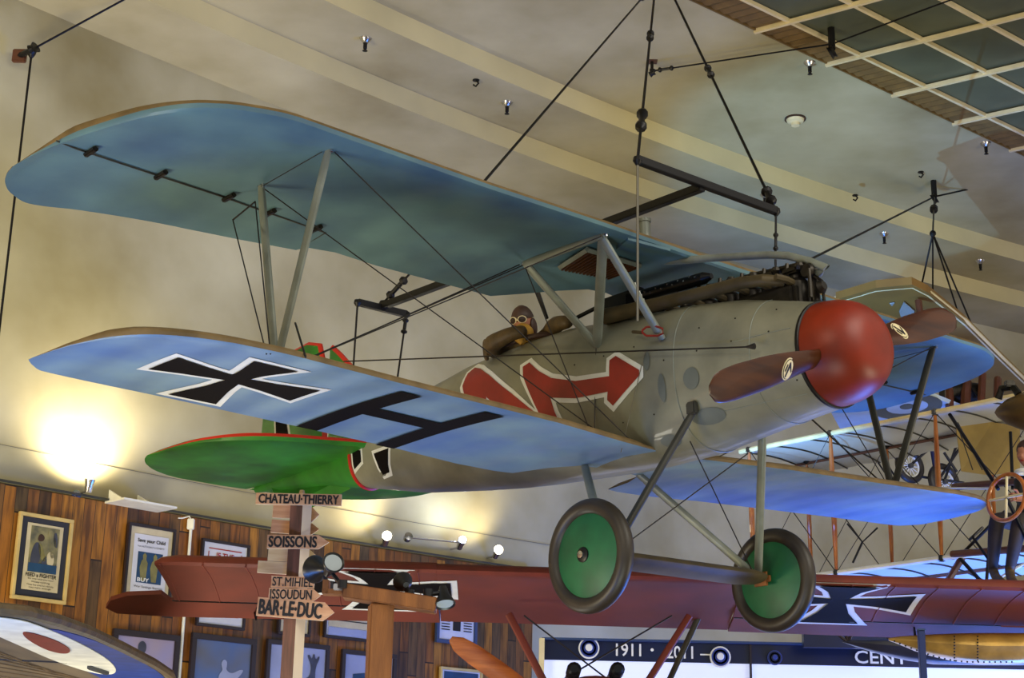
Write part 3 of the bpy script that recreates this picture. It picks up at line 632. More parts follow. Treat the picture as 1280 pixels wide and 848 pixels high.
def ellipsoid(b, c, r, m=0, n=16, rot=None):
    R_ = rot or Matrix.Identity(3)
    rings = []
    for i in range(n + 1):
        t = -pi / 2 + pi * i / n; rings.append([Vector(c) + R_ @ Vector((r[0] * cos(t) * cos(2 * pi * j / n), r[1] * cos(t) * sin(2 * pi * j / n), r[2] * sin(t))) for j in range(n)])
    b.loft(rings, m, caps=False)
def head(prefix_parent, c, face, up, size=.115, hat=None):
    """c centre, face direction; returns nothing, adds face features to a body"""
    f = Vector(face).normalized(); u = Vector(up); u = (u - f * u.dot(f)).normalized(); r = f.cross(u)
    R_ = Matrix((f, -r, u)).transposed(); b = MB(); c = Vector(c); s = size
    rings = []
    for i in range(15):
        t = -1 + 2 * i / 14; w = sqrt(max(0, 1 - t * t)); jaw = .78 + .22 * min(1, (t + 1) / .9)
        ring = []
        for j in range(20):
            a = 2 * pi * j / 20; x = cos(a) * w * s * .82 * (jaw if cos(a) > 0 else 1); y = sin(a) * w * s * .66 * jaw
            if cos(a) > .93 and -.35 < t < .1: x += s * .17 * (1 - abs(t + .15) * 2)
            if cos(a) > .75 and .08 < t < .35: x -= s * .05
            ring.append(c + R_ @ Vector((x, y, t * s)))
        rings.append(ring)
    b.loft(rings, 0)
    for sg in (-1, 1): ellipsoid(b, c + R_ @ Vector((-.02 * s, sg * .66 * s, 0)), (.1 * s, .06 * s, .2 * s), 0, 8, R_); 
    ellipsoid(b, c + R_ @ Vector((.72 * s, 0, -.45 * s)), (.06 * s, .2 * s, .05 * s), 1, 8, R_)
    return b, R_
# pilot in the cockpit, leaning on the rim and looking out to the side
hc = Vector((-2.90, -.10, .905)); pj = [((-2.92, 0, .35), (.16, .13)), ((-2.92, 0, .58), (.17, .12)), ((-2.91, -.02, .72), (.11, .09)), ((-2.90, -.07, .80), .055), ((-2.90, -.09, .86), .05),
      ((-3.06, -.10, .70), .075), ((-3.10, -.24, .70), .085), ((-2.98, -.36, .70), .078), ((-2.78, -.34, .735), .06), ((-2.66, -.27, .745), .05),
      ((-2.72, .0, .76), .075), ((-2.52, -.10, .80), .072), ((-2.40, -.12, .78), .06), ((-2.32, -.12, .76), .045)]
pil = skin_body('pilot', pj, [(0, 1), (1, 2), (2, 3), (3, 4), (2, 5), (5, 6), (6, 7), (7, 8), (8, 9), (2, 10), (10, 11), (11, 12), (12, 13)], ['leather', 'skin'])
pil.matrix_world = P1.matrix_world
tag(pil, 'person in leather flying helmet and goggles leaning over the cockpit rim of the suspended biplane', 'person')
fdir = Vector((.35, -.9, -.30))
b, R_ = head(None, hc, fdir, (0, 0, 1), .115); hd = b.build('head', ['skin', 'ink_red'], pil)
b = MB(); rings = []
for i in range(10):
    t = -.25 + 1.27 * i / 9; t = min(t, 1.0); w = sqrt(max(0, 1 - t * t * .97)); ring = []
    for j in range(20):
        a = 2 * pi * j / 20; k = 1.14; ring.append(hc + R_ @ Vector((cos(a) * w * .115 * .82 * k - (.012 if t < .3 else 0) * (cos(a) > .2), sin(a) * w * .115 * .70 * k, t * .115 * 1.12 + .008)))
    rings.append(ring)
rings = rings[3:]; b.loft(rings)
for sg in (-1, 1): ellipsoid(b, hc + R_ @ Vector((-.01, sg * .085, -.045)), (.045, .02, .07), 0, 10, R_)
b.build('flying_helmet', 'cap', pil)
b = MB()
for sg in (-1, 1):
    cc = hc + R_ @ Vector((.088, sg * .038, .022)); ax_ = R_ @ Vector((1, sg * .35, 0)); b.lathe([(.034, -.02), (.036, 0), (.030, .006)], cc, ax_, 16, 1, (.8, 1)); b.lathe([(.037, .0), (.037, .008), (.031, .010), (.031, .004)], cc, ax_, 16, 0, (.8, 1)); b.lathe([(.031, .007), (0, .009)], cc, ax_, 16, 1, (.8, 1))
b.tube([hc + R_ @ Vector((.098, -.012, .022)), hc + R_ @ Vector((.098, .012, .022))], .005, 6); b.build('goggles', ['cream', 'lens'], pil)
b = MB(); ellipsoid(b, (-2.83, -.16, .79), (.10, .07, .075), 0, 14, Matrix.Rotation(.5, 3, 'Y')); b.tube([(-2.86, -.17, .84), (-2.80, -.22, .78), (-2.76, -.26, .71), (-2.74, -.25, .66)], [.03, .055, .05, .02], 10); b.build('scarf', 'scarf', pil)
b = MB(); b.lathe([(.085, -.01), (.088, .01), (.07, .02), (.03, .0)], (-3.12, -.30, .69), (-.55, -.8, -.1), 16); b.build('sleeve_cuff', 'leather', pil)
# ================================================================== RED TRIPLANE ON THE FLOOR BELOW
Rr = Matrix.Rotation(radians(-10.5), 3, 'X') @ Matrix.Rotation(.010, 3, 'Y')
P2 = thing('triplane', 'dark red triplane parked below with black and white crosses on its top wing', 'airplane', at(740, 722, 12), rot=Rr)
CH = 1.2
def w2(x, yy, k=1.0):
    u = yy / CH; th = .15 * k
    return [(x, yy_, z) for yy_, z in ()]
def tri_ring(x, y1, y0=0, k=1.0, dz=0):
    c = y1 - y0; q = []
    for u in (1, .85, .65, .45, .25, .1, .03): q.append((x, y0 + u * c, dz + .035 * k * sin(pi * u) - .035 * k * (1 - u) * 0))
    for u, z in ((0, .022), (.015, .06), (.06, .095), (.2, .13), (.4, .14), (.6, .115), (.8, .07), (1, .012)): q.append((x, y0 + u * c, dz + z * k))
    return q
xs = [-3.26, -3.22, -3.1] + [-2.9 + .2 * i for i in range(30)] + [3.1, 3.22, 3.26]
def tri_te(x):
    return .86 if abs(x) > 1.15 else 1.2
b = MB()
def seg(xa, te, k=1):
    b.loft([tri_ring(x, te, 0, 1 if -3.2 < x < 3.5 else (.8 if -3.25 < x < 3.58 else .45)) for x in xa], [0] * 6 + [1] * 3 + [0] * 6)
seg([-3.26, -3.22, -3.1, -2.7, -2.3, -1.9, -1.5, -1.16], .86); seg([-1.16, -.8, -.4, 0, .4, .8, 1.16], 1.2); seg([1.16, 1.5, 1.9, 2.3, 2.7, 3.1, 3.4, 3.56, 3.6], .86)
def und(x, y):
    te = tri_te(x); u = max(0, min(1, y / te)); z = .035 * sin(pi * u) if y > .02 else .0 + (.02 - y)
    return Vector((x, y, z - .006))
def iron(cx, cy, a, bb, sk=0):
    P_ = []
    for k in range(4):
        an = pi / 2 * k
        for (u, v) in ((.12, -.12), (.55, -.22), (1.0, -.42), (1.0, .42), (.55, .22)):
            x = u * cos(an) - v * sin(an); y = u * sin(an) + v * cos(an); P_.append((cx + x * a + y * sk, cy + y * bb))
    return P_
for cx in (-1.62, 1.92):
    X = iron(cx, .46, .56, .44)
    b.decal(offset_poly(X, .05), lambda x, y: und(x, max(0, y)) , 2, .1); b.decal(X, lambda x, y: und(x, max(.0, y)) - Vector((0, 0, .006)), 3, .1)
b.build('top_wing', ['red_fabric_l', 'red_dark', 'cross_white', 'cross_black'], P2)
for s in (-1, 1):
    b = MB(); A_ = [(1.17, .89), (3.30, .90), (3.34, .72), (3.62, .78), (3.78, .92), (3.86, 1.12), (3.80, 1.26), (3.4, 1.30), (1.17, 1.24)]
    if s > 0: A_ = [(x + (.34 if x > 2 else 0), y) for x, y in A_]
    P_ = [Vector((s * x, y, .0)) for x, y in A_]; b.poly(P_, .035, 0, (0, 0, 1)); 
    a_ = b.build('aileron', 'red_fabric_l', P2, False)
    part('control_horn', 'black', a_, lambda b: (b.tube([(s * 2.62, .98, 0), (s * 2.62, .98, -.10), (s * 2.66, 1.12, 0)], .008, 6)))
    part('hinge', 'black', a_, lambda b: b.box((s * 2.1, .88, .0), (.05, .05, .02), bev=.005))
part('hinge_line', 'black', P2, lambda b: b.tube([(1.17, .875, .0), (3.28, .875, .0)], .006, 5)); part('hinge_line', 'black', P2, lambda b: b.tube([(-1.17, .875, .0), (-3.28, .875, .0)], .006, 5))
for i in range(7):                                              # raised rib tapes
    for s in (-1, 1):
        x = s * (1.3 + .32 * i); part('rib_tape', 'red_dark', P2, lambda b: b.tube([(x, .0, .0)] + [Vector(und(x, .86 * k / 6)) + Vector((0, 0, .004)) for k in range(1, 7)], .006, 5))
I2 = (Matrix.Translation(P2.location) @ Rr.to_4x4()).inverted()
L2 = lambda px, py, d: I2 @ at(px, py, d)
part('cabane_strut', 'red_dark', P2, lambda b: b.tube([L2(636, 768, 12.6), L2(690, 872, 12.3)], .022, 8, flat=1.4)); part('cabane_strut', 'red_dark', P2, lambda b: b.tube([L2(862, 770, 12.6), L2(795, 876, 12.3)], .020, 8, flat=1.4)); part('cabane_strut', 'strut_dark', P2, lambda b: b.tube([L2(874, 770, 12.9), L2(825, 876, 12.9)], .020, 8, flat=1.4))
part('rigging_wire', 'wire_dark', P2, lambda b: b.tube([L2(655, 770, 12.6), L2(760, 850, 12.4)], .007, 5)); part('rigging_wire', 'wire_dark', P2, lambda b: b.tube([L2(840, 770, 12.6), L2(700, 852, 12.4)], .007, 5))
hub2 = L2(748, 926, 11.3); ax2 = I2.to_3x3() @ Vector((0, -1, .05))
part('cowling', 'red_dark', P2, lambda b: b.lathe([(.50, -.75), (.505, -.4), (.50, -.15), (.46, -.04), (.36, .0), (.34, -.02), (.46, -.10), (.47, -.7)], hub2 - ax2 * .22, ax2, 40), label='dark red rounded engine cowling')
part('fuselage', 'red_fabric_l', P2, lambda b: b.loft([[hub2 - ax2 * t + Vector((w * (1 if c > 0 else -1) * abs(c)**.6, 0, h * (1 if s_ > 0 else -1) * abs(s_)**.6)) for c, s_ in [(cos(2 * pi * j / 24), sin(2 * pi * j / 24)) for j in range(24)]] for t, w, h in ((.95, .47, .47), (1.8, .40, .45), (3.2, .25, .33), (5.0, .06, .15))]))
def blade2(sgn, hub, ax, u, L_, chd, m, name, parent):
    v = ax.cross(u).normalized(); b = MB(); rings = []
    for s_ in (-1, 1):
        rings = []
        for i in range(19):
            t = i / 18; r = .04 + L_ * t; ch = chd * interp(t, [(0,.5),(.15,.6),(.35,.85),(.65,1.0),(.85,.92),(.95,.7),(1,.25)]); tw = radians(interp(t, [(0,65),(.3,42),(1,16)])); th = interp(t, [(0,.05),(.3,.035),(1,.01)])
            rings.append([hub + u * (s_ * r) + (v * cos(tw) * s_ + ax * sin(tw)) * (cos(a) * ch) + (ax * cos(tw) - v * sin(tw) * s_) * (sin(a) * th) for a in [2 * pi * j / 14 for j in range(14)]])
        b.loft(rings)
    b.lathe([(0, -.07), (.09, -.07), (.09, .06), (0, .06)], hub, ax, 20); return b.build(name, m, parent, True, 70)
u2 = (L2(580, 802, 11.2) - hub2); u2 = (u2 - ax2 * u2.dot(ax2)).normalized()
blade2(1, hub2, ax2, u2, 1.22, .09, 'wood_prop2', 'propeller', P2)['label'] = 'varnished orange wooden propeller'
for px in (717, 771):
    c = L2(px, 839, 11.75)
    part('machine_gun', 'gun', P2, lambda b: (b.lathe([(.0, .12), (.03, .12), (.048, .10), (.048, -.5), (0, -.5)], c, ax2, 16), [b.lathe([(.052, -.01), (.054, 0), (.052, .01)], c + ax2 * (.08 - .05 * i), ax2, 12) for i in range(5)]))
# ================================================================== ROUNDEL WING, LOWER LEFT
zq = 2.6
def Z(px, py, dz=0): p = at_z(px, py, zq); return Vector((p.x, p.y, zq + dz))
org = Z(60, 800)
P3 = thing('biplane_wing', 'brown and blue wing underside with a white and red roundel at the lower left corner', 'airplane', org)
zz = lambda px, py, dz=0: Z(px, py, dz) - org
edge = [(-60, 766), (-20, 767), (0, 769), (30, 772), (70, 782), (110, 796), (150, 814), (190, 834), (212, 848), (216, 858), (190, 862), (100, 862), (-60, 862), (-110, 850), (-110, 790)]
b = MB(); b.poly([zz(*p) for p in edge], .06, 0, (0, 0, 1), 1)
def dq(P_, off, m): b.poly([zz(x, y) - Vector((0, 0, off)) for x, y in P_], .004, m, (0, 0, 1))
def sm(P_, k=3):
    for _ in range(k): P_ = [q for i in range(len(P_)) for q in ((P_[i][0] * .75 + P_[(i + 1) % len(P_)][0] * .25, P_[i][1] * .75 + P_[(i + 1) % len(P_)][1] * .25), (P_[i][0] * .25 + P_[(i + 1) % len(P_)][0] * .75, P_[i][1] * .25 + P_[(i + 1) % len(P_)][1] * .75))]
    return P_
dq(sm([(60, 784), (110, 797), (150, 814), (190, 834), (208, 848), (208, 858), (150, 858), (110, 840), (60, 815), (20, 790)], 1), .004, 2)
dq(sm([(-60, 768), (20, 771), (60, 785), (105, 805), (140, 826), (148, 842), (120, 842), (70, 826), (30, 808), (-20, 786), (-70, 778)]), .009, 3)
dq(sm([(28, 787), (45, 790), (72, 799), (90, 810), (84, 816), (62, 812), (42, 802), (30, 793)]), .014, 4)
wg = b.build('wing', [mat('wing_brown_fabric', (100, 88, 70), .6, spec=.25, c2=(70, 64, 56), stretch=(4, .6, 1), scale=1.5), 'wing_top', mat('roundel_blue', (20, 50, 122), .6, var=.2, spec=.2), mat('roundel_white', (214, 214, 196), .5, var=.1), mat('roundel_red', (112, 30, 18), .6, var=.1, spec=.2)], P3, False)
for i in range(9):
    x0 = -40 + i * 26
    part('rib_tape', 'leather', P3, lambda b: b.tube([zz(-60 + i * 4, 792 + i * 7) - Vector((0, 0, .0)), zz(60 + i * 16, 838 + i * 4) - Vector((0, 0, .0))], .010, 5))
part('spar_line', 'wire_dark', P3, lambda b: b.tube([zz(-60, 822), zz(0, 824), zz(84, 828)], .012, 5)); part('wing_fitting', 'strut_dark', P3, lambda b: b.tube([zz(112, 831) - Vector((0, 0, .02)), zz(134, 838) - Vector((0, 0, .02))], .018, 6))
part('wing_edge', 'leather', P3, lambda b: b.tube([zz(x, y) + Vector((0, 0, .03)) for x, y in edge[:10]], .035, 8))
# ================================================================== SIGNPOST
YS = 11.0
sp_base = at_y(362, 900, YS); PS = thing('signpost', 'wooden signpost with many arrow boards naming French towns', 'signpost', (sp_base.x, YS, 0))
S_ = lambda px, py, y=YS: at_y(px, py, y) - PS.location
tp = S_(374, 622); bt = Vector((0, 0, 0)); tp.x = (S_(367, 848).x + S_(374, 625).x) / 2; bt.x = tp.x
b = MB(); a = radians(60); hw = .052
rr_ = Matrix.Rotation(a, 3, 'Z'); sq = [rr_ @ Vector((sx * hw, sy * hw, 0)) for sx, sy in ((-1, -1), (1, -1), (1, 1), (-1, 1))]
b.loft([[Vector((bt.x, 0, 0)) + q for q in sq], [Vector((tp.x, 0, tp.z)) + q for q in sq]], [1, 0, 1, 0]); b.build('post', ['post_shade_brown', 'board_edge'], PS, False)  # brown and cream faces mostly paint the post's shaded and lit sides
part('post_tip', 'board_pale', PS, lambda b: b.tube([(tp.x, 0, tp.z), (tp.x, 0, tp.z + .05)], [.03, .015], 6), label='pale knob on top of the post')
def board(x0, x1, y0, y1, arrow=0, txt=None, slope=0, front=True, m='board', tw=None, bold=.035, tx=0):
    y = YS + (-.075 if front else .085); th = .022
    p00, p10, p01 = S_(x0, y1, y), S_(x1, y1, y), S_(x0, y0, y); w, h = p10.x - p00.x, p01.z - p00.z
    P_ = [(0, 0), (w - arrow, 0), (w, h / 2), (w - arrow, h), (0, h)] if arrow else [(0, 0), (w, 0), (w, h), (0, h)]
    R_ = Matrix.Rotation(-slope, 3, 'Y') if False else Matrix.Rotation(slope, 3, 'Y')
    c = Vector(((p00.x + p10.x) / 2, p00.y, (p00.z + p01.z) / 2)); f = lambda u, v: c + R_ @ Vector((u - w / 2, 0, v - h / 2))
    b = MB(); b.poly([f(u, v) for u, v in P_], th, 1, (0, -1, 0), 0); o = b.build('sign_board', [m, 'board_edge'], PS, False)
    if txt:
        W_ = (w - arrow) * .93 if tw is None else w * tw
        t = text(txt, W_, h * .78, f((w - arrow) / 2 + tx * w, h / 2) - Vector((0, th, 0)), R_ @ Vector((1, 0, 0)), R_ @ Vector((0, 0, 1)), 'ink', o, bold=bold, off=.003)
    return o
board(320, 427, 617, 631, 0, 'CHATEAU·THIERRY', 0, True); board(341, 368, 631, 648, 0, None, .02, False); board(380, 399, 635, 653, .05, None, 0, False); board(339, 368, 651, 667, 0, None, .05, False); board(380, 399, 655, 669, .05, None, 0, False)
board(334, 411, 669, 686, .07, 'SOISSONS', -.01, True); board(335, 397, 686, 703, .06, None, .03, False, 'board_pale'); board(322, 392, 703, 718, .0, None, .04, False, 'board_pale')
board(339, 393, 721, 735, .0, 'ST.MIHIEL', .02, True, bold=.012); board(336, 401, 736, 751, .05, 'ISSOUDUN', .01, True, bold=.02); board(321, 418, 750, 773, .07, 'BAR·LE·DUC', .06, True)
# ================================================================== TIMBER STAND AND SPOTLIGHTS (close)
YB = 8.4
Bq = lambda px, py, y=YB: at_y(px, py, y)
b0 = Bq(470, 848); PB = thing('timber_post', 'orange varnished timber post with a cross beam carrying spotlights', 'post', (b0.x, YB, 0)); oB = PB.location.copy()
w_ = Bq(491, 780).x - Bq(458, 780).x
b = MB(); tz = Bq(475, 756).z; b.box(Vector((Bq(475, 790).x, YB, tz / 2)) - oB, (w_ * .9, w_ * .9, tz), bev=.008, rot=Matrix.Rotation(radians(12), 3, 'Z')); b.build('post', 'post_wood', PB, False)
pa, pb_ = Bq(430, 740), Bq(546, 758); dx = (pb_ - pa).normalized(); b = MB(); c = (pa + pb_) / 2
b.box(c - oB + Vector((0, -.0, 0)), ((pb_ - pa).length, .16, .072), rot=Matrix((dx, Vector((0, 1, 0)), dx.cross(Vector((0, 1, 0))))).transposed(), bev=.005); b.build('cross_beam', 'post_wood', PB, False)
b = MB(); b.box(Bq(417, 741) - oB, (.11, .10, .025)); b.box(Bq(408, 735) - oB, (.03, .10, .07)); b.build('beam_end_block', 'post_wood', PB, False)
b = MB(); b.box(Bq(424, 736) - oB + Vector((0, -.05, 0)), (.05, .02, .035), bev=.004); b.build('junction_box', 'chrome', PB, False)
def spotlight(px, py, y, aim, R_, label, stem, long_=1.6, lens=True):
    c = Bq(px, py, y); T_ = thing('spotlight', label, 'spotlight', c, 'black spotlights on the timber beam'); a_ = Vector(aim).normalized()
    b = MB(); prof = [(R_ * .30, -R_ * long_), (R_ * .42, -R_ * long_ * .8), (R_ * .50, -R_ * long_ * .5), (R_ * .85, -R_ * .15), (R_, R_ * .25), (R_ * .98, R_ * .32), (R_ * .82, R_ * .22), (R_ * .5, -R_ * .2)]
    b.lathe(prof, (0, 0, 0), a_, 28); b.build('lamp_shade', 'track_black', T_)
    b = MB(); b.lathe([(0, R_ * .20), (R_ * .80, R_ * .20), (R_ * .80, R_ * .1)], (0, 0, 0), a_, 24); b.build('lens', 'glass_lit' if lens else 'gun', T_)
    b = MB(); e = Bq(*stem, y) - c; b.tube([-a_ * R_ * long_ * .6, (e - a_ * R_ * long_ * .6) * .5, e], .012, 8); b.lathe([(.025, -.01), (.025, .03), (0, .03)], e, (0, 0, 1), 12); b.build('stem', 'track_black', T_)
    return T_
spotlight(416, 705, YB - .10, (.35, -.9, .35), .058, 'black spotlight with a pale lens facing forward, at the left end of the beam', (428, 733), 2.0)
spotlight(396, 712, YB + .10, (-.6, .75, .1), .075, 'round black lamp seen from behind at the far left of the beam', (410, 735), 1.3, False)
spotlight(504, 728, YB, (-.3, .85, .35), .052, 'small round black spotlight turned away, sitting in the middle of the beam', (512, 745), 1.2, False)
spotlight(556, 753, YB - .05, (.15, -.35, -.9), .055, 'black bell spotlight hanging off the right end of the beam', (535, 744), 1.7)
# ================================================================== PICTURES ON THE PANELLED WALL
def wpt(px, py, off=.14): return on_wall(px, py, R3, off)
def picture(label, xl, xr, yt, yb, frame, mat_, border=.05, fw=.03, art=None, group='framed pictures on the panelled wall', name='framed_picture'):
    ym = (yt + yb) / 2; L_, Rr_ = wpt(xl, ym), wpt(xr, ym); ex = (Rr_ - L_); ex.z = 0; w = ex.length; ex.normalize(); ez = Vector((0, 0, 1)); n_ = ex.cross(ez)
    c = (L_ + Rr_) / 2; h = wpt((xl + xr) / 2, yt).z - wpt((xl + xr) / 2, yb).z; c.z = (wpt((xl + xr) / 2, yt).z + wpt((xl + xr) / 2, yb).z) / 2
    R_ = Matrix((ex, -n_, ez)).transposed(); T_ = thing(name, label, 'picture', c, group, rot=R_)   # local x along, z up, -y towards the room
    b = MB(); t = fw
    for (cx, cz, sx, sz) in ((0, h / 2 - t / 2, w, t), (0, -h / 2 + t / 2, w, t), (-w / 2 + t / 2, 0, t, h - 2 * t), (w / 2 - t / 2, 0, t, h - 2 * t)): b.box((cx, 0, cz), (sx, .04, sz), bev=.004)
    b.build('frame', frame, T_, False)
    b = MB(); b.box((0, .008, 0), (w - t * 1.8, .012, h - t * 1.8)); b.build('mount', mat_, T_, False)
    if art: art(T_, w, h)
    return T_
def quad(T_, name, x0, x1, z0, z1, m, y=-.002, th=.003, P_=None):
    b = MB(); P_ = P_ or [(x0, z0), (x1, z0), (x1, z1), (x0, z1)]; b.poly([(x, y, z) for x, z in P_], th, 0, (0, -1, 0)); return b.build(name, m, T_, False)
def tx(T_, s, cx, cz, w, h, m='ink', y=-.008, bold=0): return text(s, w, h, (cx, y, cz), (1, 0, 0), (0, 0, 1), m, T_, bold=bold, off=.001)
M['frame_gold'] = mat('frame_pale_gold', (216, 190, 126), .4, .2, var=.1); M['frame_dark'] = mat('frame_dark', (40, 32, 38), .35, var=.1); M['frame_blue'] = mat('frame_slate_blue', (50, 70, 110), .35)
M['paper'] = mat('poster_paper', (200, 188, 156), .6, var=.08); M['paper_white'] = mat('paper_white', (206, 208, 220), .5, var=.04); M['mount_navy'] = mat('mount_navy', (38, 40, 54), .6)
M['art_grey'] = mat('print_grey_green', (52, 58, 60), .5, c2=(158, 150, 104), scale=7, detail=4); M['art_blue'] = mat('print_blue', (26, 66, 104), .5, var=.2, scale=6); M['art_yellow'] = mat('print_ochre', (128, 122, 72), .5, var=.2, scale=10)
M['art_dusk'] = mat('photo_dusk', (176, 148, 128), .3, c2=(132, 136, 196), scale=1.6, detail=2, coat=.4); M['art_sky'] = mat('photo_blue', (58, 104, 178), .3, c2=(92, 92, 98), scale=1.8, detail=2, coat=.4); M['art_pale'] = mat('photo_pale', (150, 160, 200), .3, var=.1, scale=2, coat=.4); M['figure'] = mat('figure_slate', (62, 66, 84), .5, var=.2)
def art1(T_, w, h):
    quad(T_, 'poster', -w * .33, w * .33, -h * .38, h * .39, 'paper'); quad(T_, 'print', -w * .26, w * .26, -h * .17, h * .36, 'art_grey', -.006)
    for P_, mm in (([(-.24,-.1),(-.22,.08),(-.16,.18),(-.08,.16),(-.04,.05),(-.08,-.1)], 'figure'), ([(-.13,.19),(-.12,.26),(-.06,.28),(.0,.24),(-.03,.19)], 'cap'), ([(-.12,.17),(-.04,.15),(.06,-.02),(.0,-.05),(-.09,.06)], 'art_yellow'), ([(.03,.34),(.1,.2),(.12,.02),(.2,.0),(.22,.2),(.14,.34)], 'art_grey'), ([(.06,.05),(.14,.1),(.2,.04),(.2,-.08),(.08,-.08)], 'paper'), ([(-.02,-.04),(.04,.04),(.08,-.02),(.06,-.1),(-.03,-.1)], 'figure'), ([(.14,.3),(.22,.32),(.24,.12),(.17,.16)], 'figure')): quad(T_, 'figure', 0, 0, 0, 0, mm, -.010, .003, [(x * w, z * h) for x, z in sm(P_, 2)])
    quad(T_, 'print_band', -w * .26, w * .26, -h * .17, -h * .07, 'art_blue', -.013, .002)
    tx(T_, 'FEED a FIGHTER', 0, -h * .205, w * .56, h * .042, bold=.02); tx(T_, 'Eat only what you need', 0, -h * .25, w * .46, h * .022); tx(T_, 'Waste nothing', 0, -h * .285, w * .34, h * .024); tx(T_, 'That he and his family', 0, -h * .32, w * .5, h * .022); tx(T_, 'may have enough', 0, -h * .35, w * .40, h * .022)
picture('pale gold framed poster with a navy mount reading FEED a FIGHTER', 18, 87, 644, 753, 'frame_gold', 'mount_navy', art=art1, fw=.035)
def art2(T_, w, h):
    quad(T_, 'poster', -w * .36, w * .36, -h * .40, h * .38, 'paper_white'); quad(T_, 'print', -w * .26, w * .26, -h * .2, h * .17, 'art_blue', -.006)
    for cx in (-.12, .1): quad(T_, 'figure', 0, 0, 0, 0, 'art_yellow', -.010, .003, [((cx + x) * w, z * h) for x, z in ((-.05,-.18),(-.09,-.02),(-.06,.06),(-.03,.08),(-.04,.13),(0,.16),(.04,.13),(.03,.08),(.07,.04),(.06,-.08),(.05,-.18))])
    tx(T_, 'Save your Child', 0, h * .30, w * .58, h * .055, bold=.02); tx(T_, 'from AUTOCRACY & POVERTY', 0, h * .235, w * .56, h * .022); tx(T_, 'BUY', -w * .12, -h * .165, w * .24, h * .045, 'ink_white', -.012, .02); tx(T_, 'War Savings Stamps', 0, -h * .25, w * .6, h * .035); tx(T_, 'W.S.S.', 0, -h * .32, w * .3, h * .03)
picture('brown framed poster reading Save your Child BUY, partly behind the red wing tip', 156, 216, 657, 762, 'frame_dark', 'paper', art=art2)
def art3(T_, w, h):
    b = MB(); 
    for (cx, cz, sx, sz) in ((0, .40, .68, .012), (0, -.36, .68, .012), (-.34, 0, .014, .73), (.34, 0, .014, .73)): b.box((cx * w, -.002, cz * h), (sx * w, .003, sz * h))
    b.build('printed_border', 'ink_red', T_, False)
    for s_, z, ww in (('IF THE', .325, .36), ('CAP FITS', .18, .5), ('YOU', .08, .22), ('JOIN THE', -.05, .46), ('ARMY', -.16, .32), ('TO-DAY.', -.28, .5)): tx(T_, s_, 0, z * h, ww * w, h * .062, 'ink_red', -.004, .02)
picture('white recruiting poster with red letters beginning IF THE, behind the red wing', 248, 309, 677, 786, 'frame_dark', 'paper_white', art=art3)
picture('dark frame mostly hidden behind the roundel wing', 28, 97, 776, 862, 'frame_dark', 'art_pale')
def figa(T_, w, h): quad(T_, 'figure', 0, 0, 0, 0, 'figure', -.004, .003, [(x * w, z * h) for x, z in sm([(-.2,-.42),(-.22,.0),(-.18,.12),(-.09,.17),(-.08,.2),(-.12,.24),(-.12,.33),(-.06,.38),(.0,.33),(.0,.24),(-.03,.2),(-.02,.17),(.07,.12),(.12,0),(.2,-.42)], 2)])
picture('dark framed dusk photograph with the silhouette of a standing figure', 137, 222, 790, 882, 'frame_dark', 'art_dusk', art=figa, fw=.06)
def figb(T_, w, h): quad(T_, 'figure', 0, 0, 0, 0, 'art_pale', -.004, .003, [(x * w, z * h) for x, z in sm([(-.08,-.42),(-.06,-.05),(.0,.02),(-.01,.06),(-.03,.12),(.01,.18),(.06,.15),(.06,.08),(.05,.03),(.14,-.02),(.28,.06),(.33,.04),(.2,-.12),(.16,-.42)], 2)])
picture('dark framed blue photograph right of the white cable conduit', 236, 318, 795, 886, 'frame_dark', 'art_sky', art=figb, fw=.06)
picture('small dark frame behind the signpost, just under the lowest arrow board', 347, 388, 768, 795, 'frame_dark', 'paper')
def figc(T_, w, h): quad(T_, 'figure', 0, 0, 0, 0, 'figure', -.004, .003, [(x * w, z * h) for x, z in sm([(-.1,-.4),(-.22,-.2),(-.2,.0),(-.1,.04),(.02,-.1),(.12,-.02),(.2,.02),(.22,.18),(.14,.32),(.18,.34),(.22,.26),(.25,.38),(.28,.26),(.34,.34),(.34,.28),(.29,.18),(.28,.02),(.32,-.4)], 2)])
picture('dark framed pale photograph with a raised hand, behind the foot of the signpost', 331, 410, 803, 890, 'frame_dark', 'art_pale', art=figc, fw=.05)
def artd(T_, w, h):
    quad(T_, 'notice', -w * .42, w * .42, -h * .2, h * .42, 'paper')
    for i in range(5): tx(T_, ['And our fathers before', 'have given and gone', 'for others we all', 'for who served', 'not to be seen'][i], -.0, h * (.32 - .09 * i), w * .62, h * .045)
    quad(T_, 'print_band', -w * .42, w * .42, -h * .4, -h * .22, 'art_pale', -.004)
picture('framed notice with lines of dark text, hidden partly by the timber post', 405, 474, 752, 801, 'frame_dark', 'paper_white', art=lambda T_, w, h: (quad(T_, 'notice', -w * .42, w * .42, -h * .2, h * .42, 'paper'), quad(T_, 'print_band', -w * .42, w * .42, -h * .42, -h * .22, 'art_pale', -.004), [quad(T_, 'text_line', -w * .30, w * .30, h * (.32 - .09 * i), h * (.345 - .09 * i), 'ink', -.006) for i in range(5)]))
picture('dark framed pale picture behind the timber post', 425, 494, 815, 900, 'frame_dark', 'art_pale', fw=.05, art=lambda T_, w, h: (quad(T_, 'print', -w * .3, w * .2, 0, 0, 'art_blue', -.004, .003, [(-w * .3, -h * .4), (-w * .28, h * .15), (w * .1, h * .2), (w * .2, -h * .4)])))
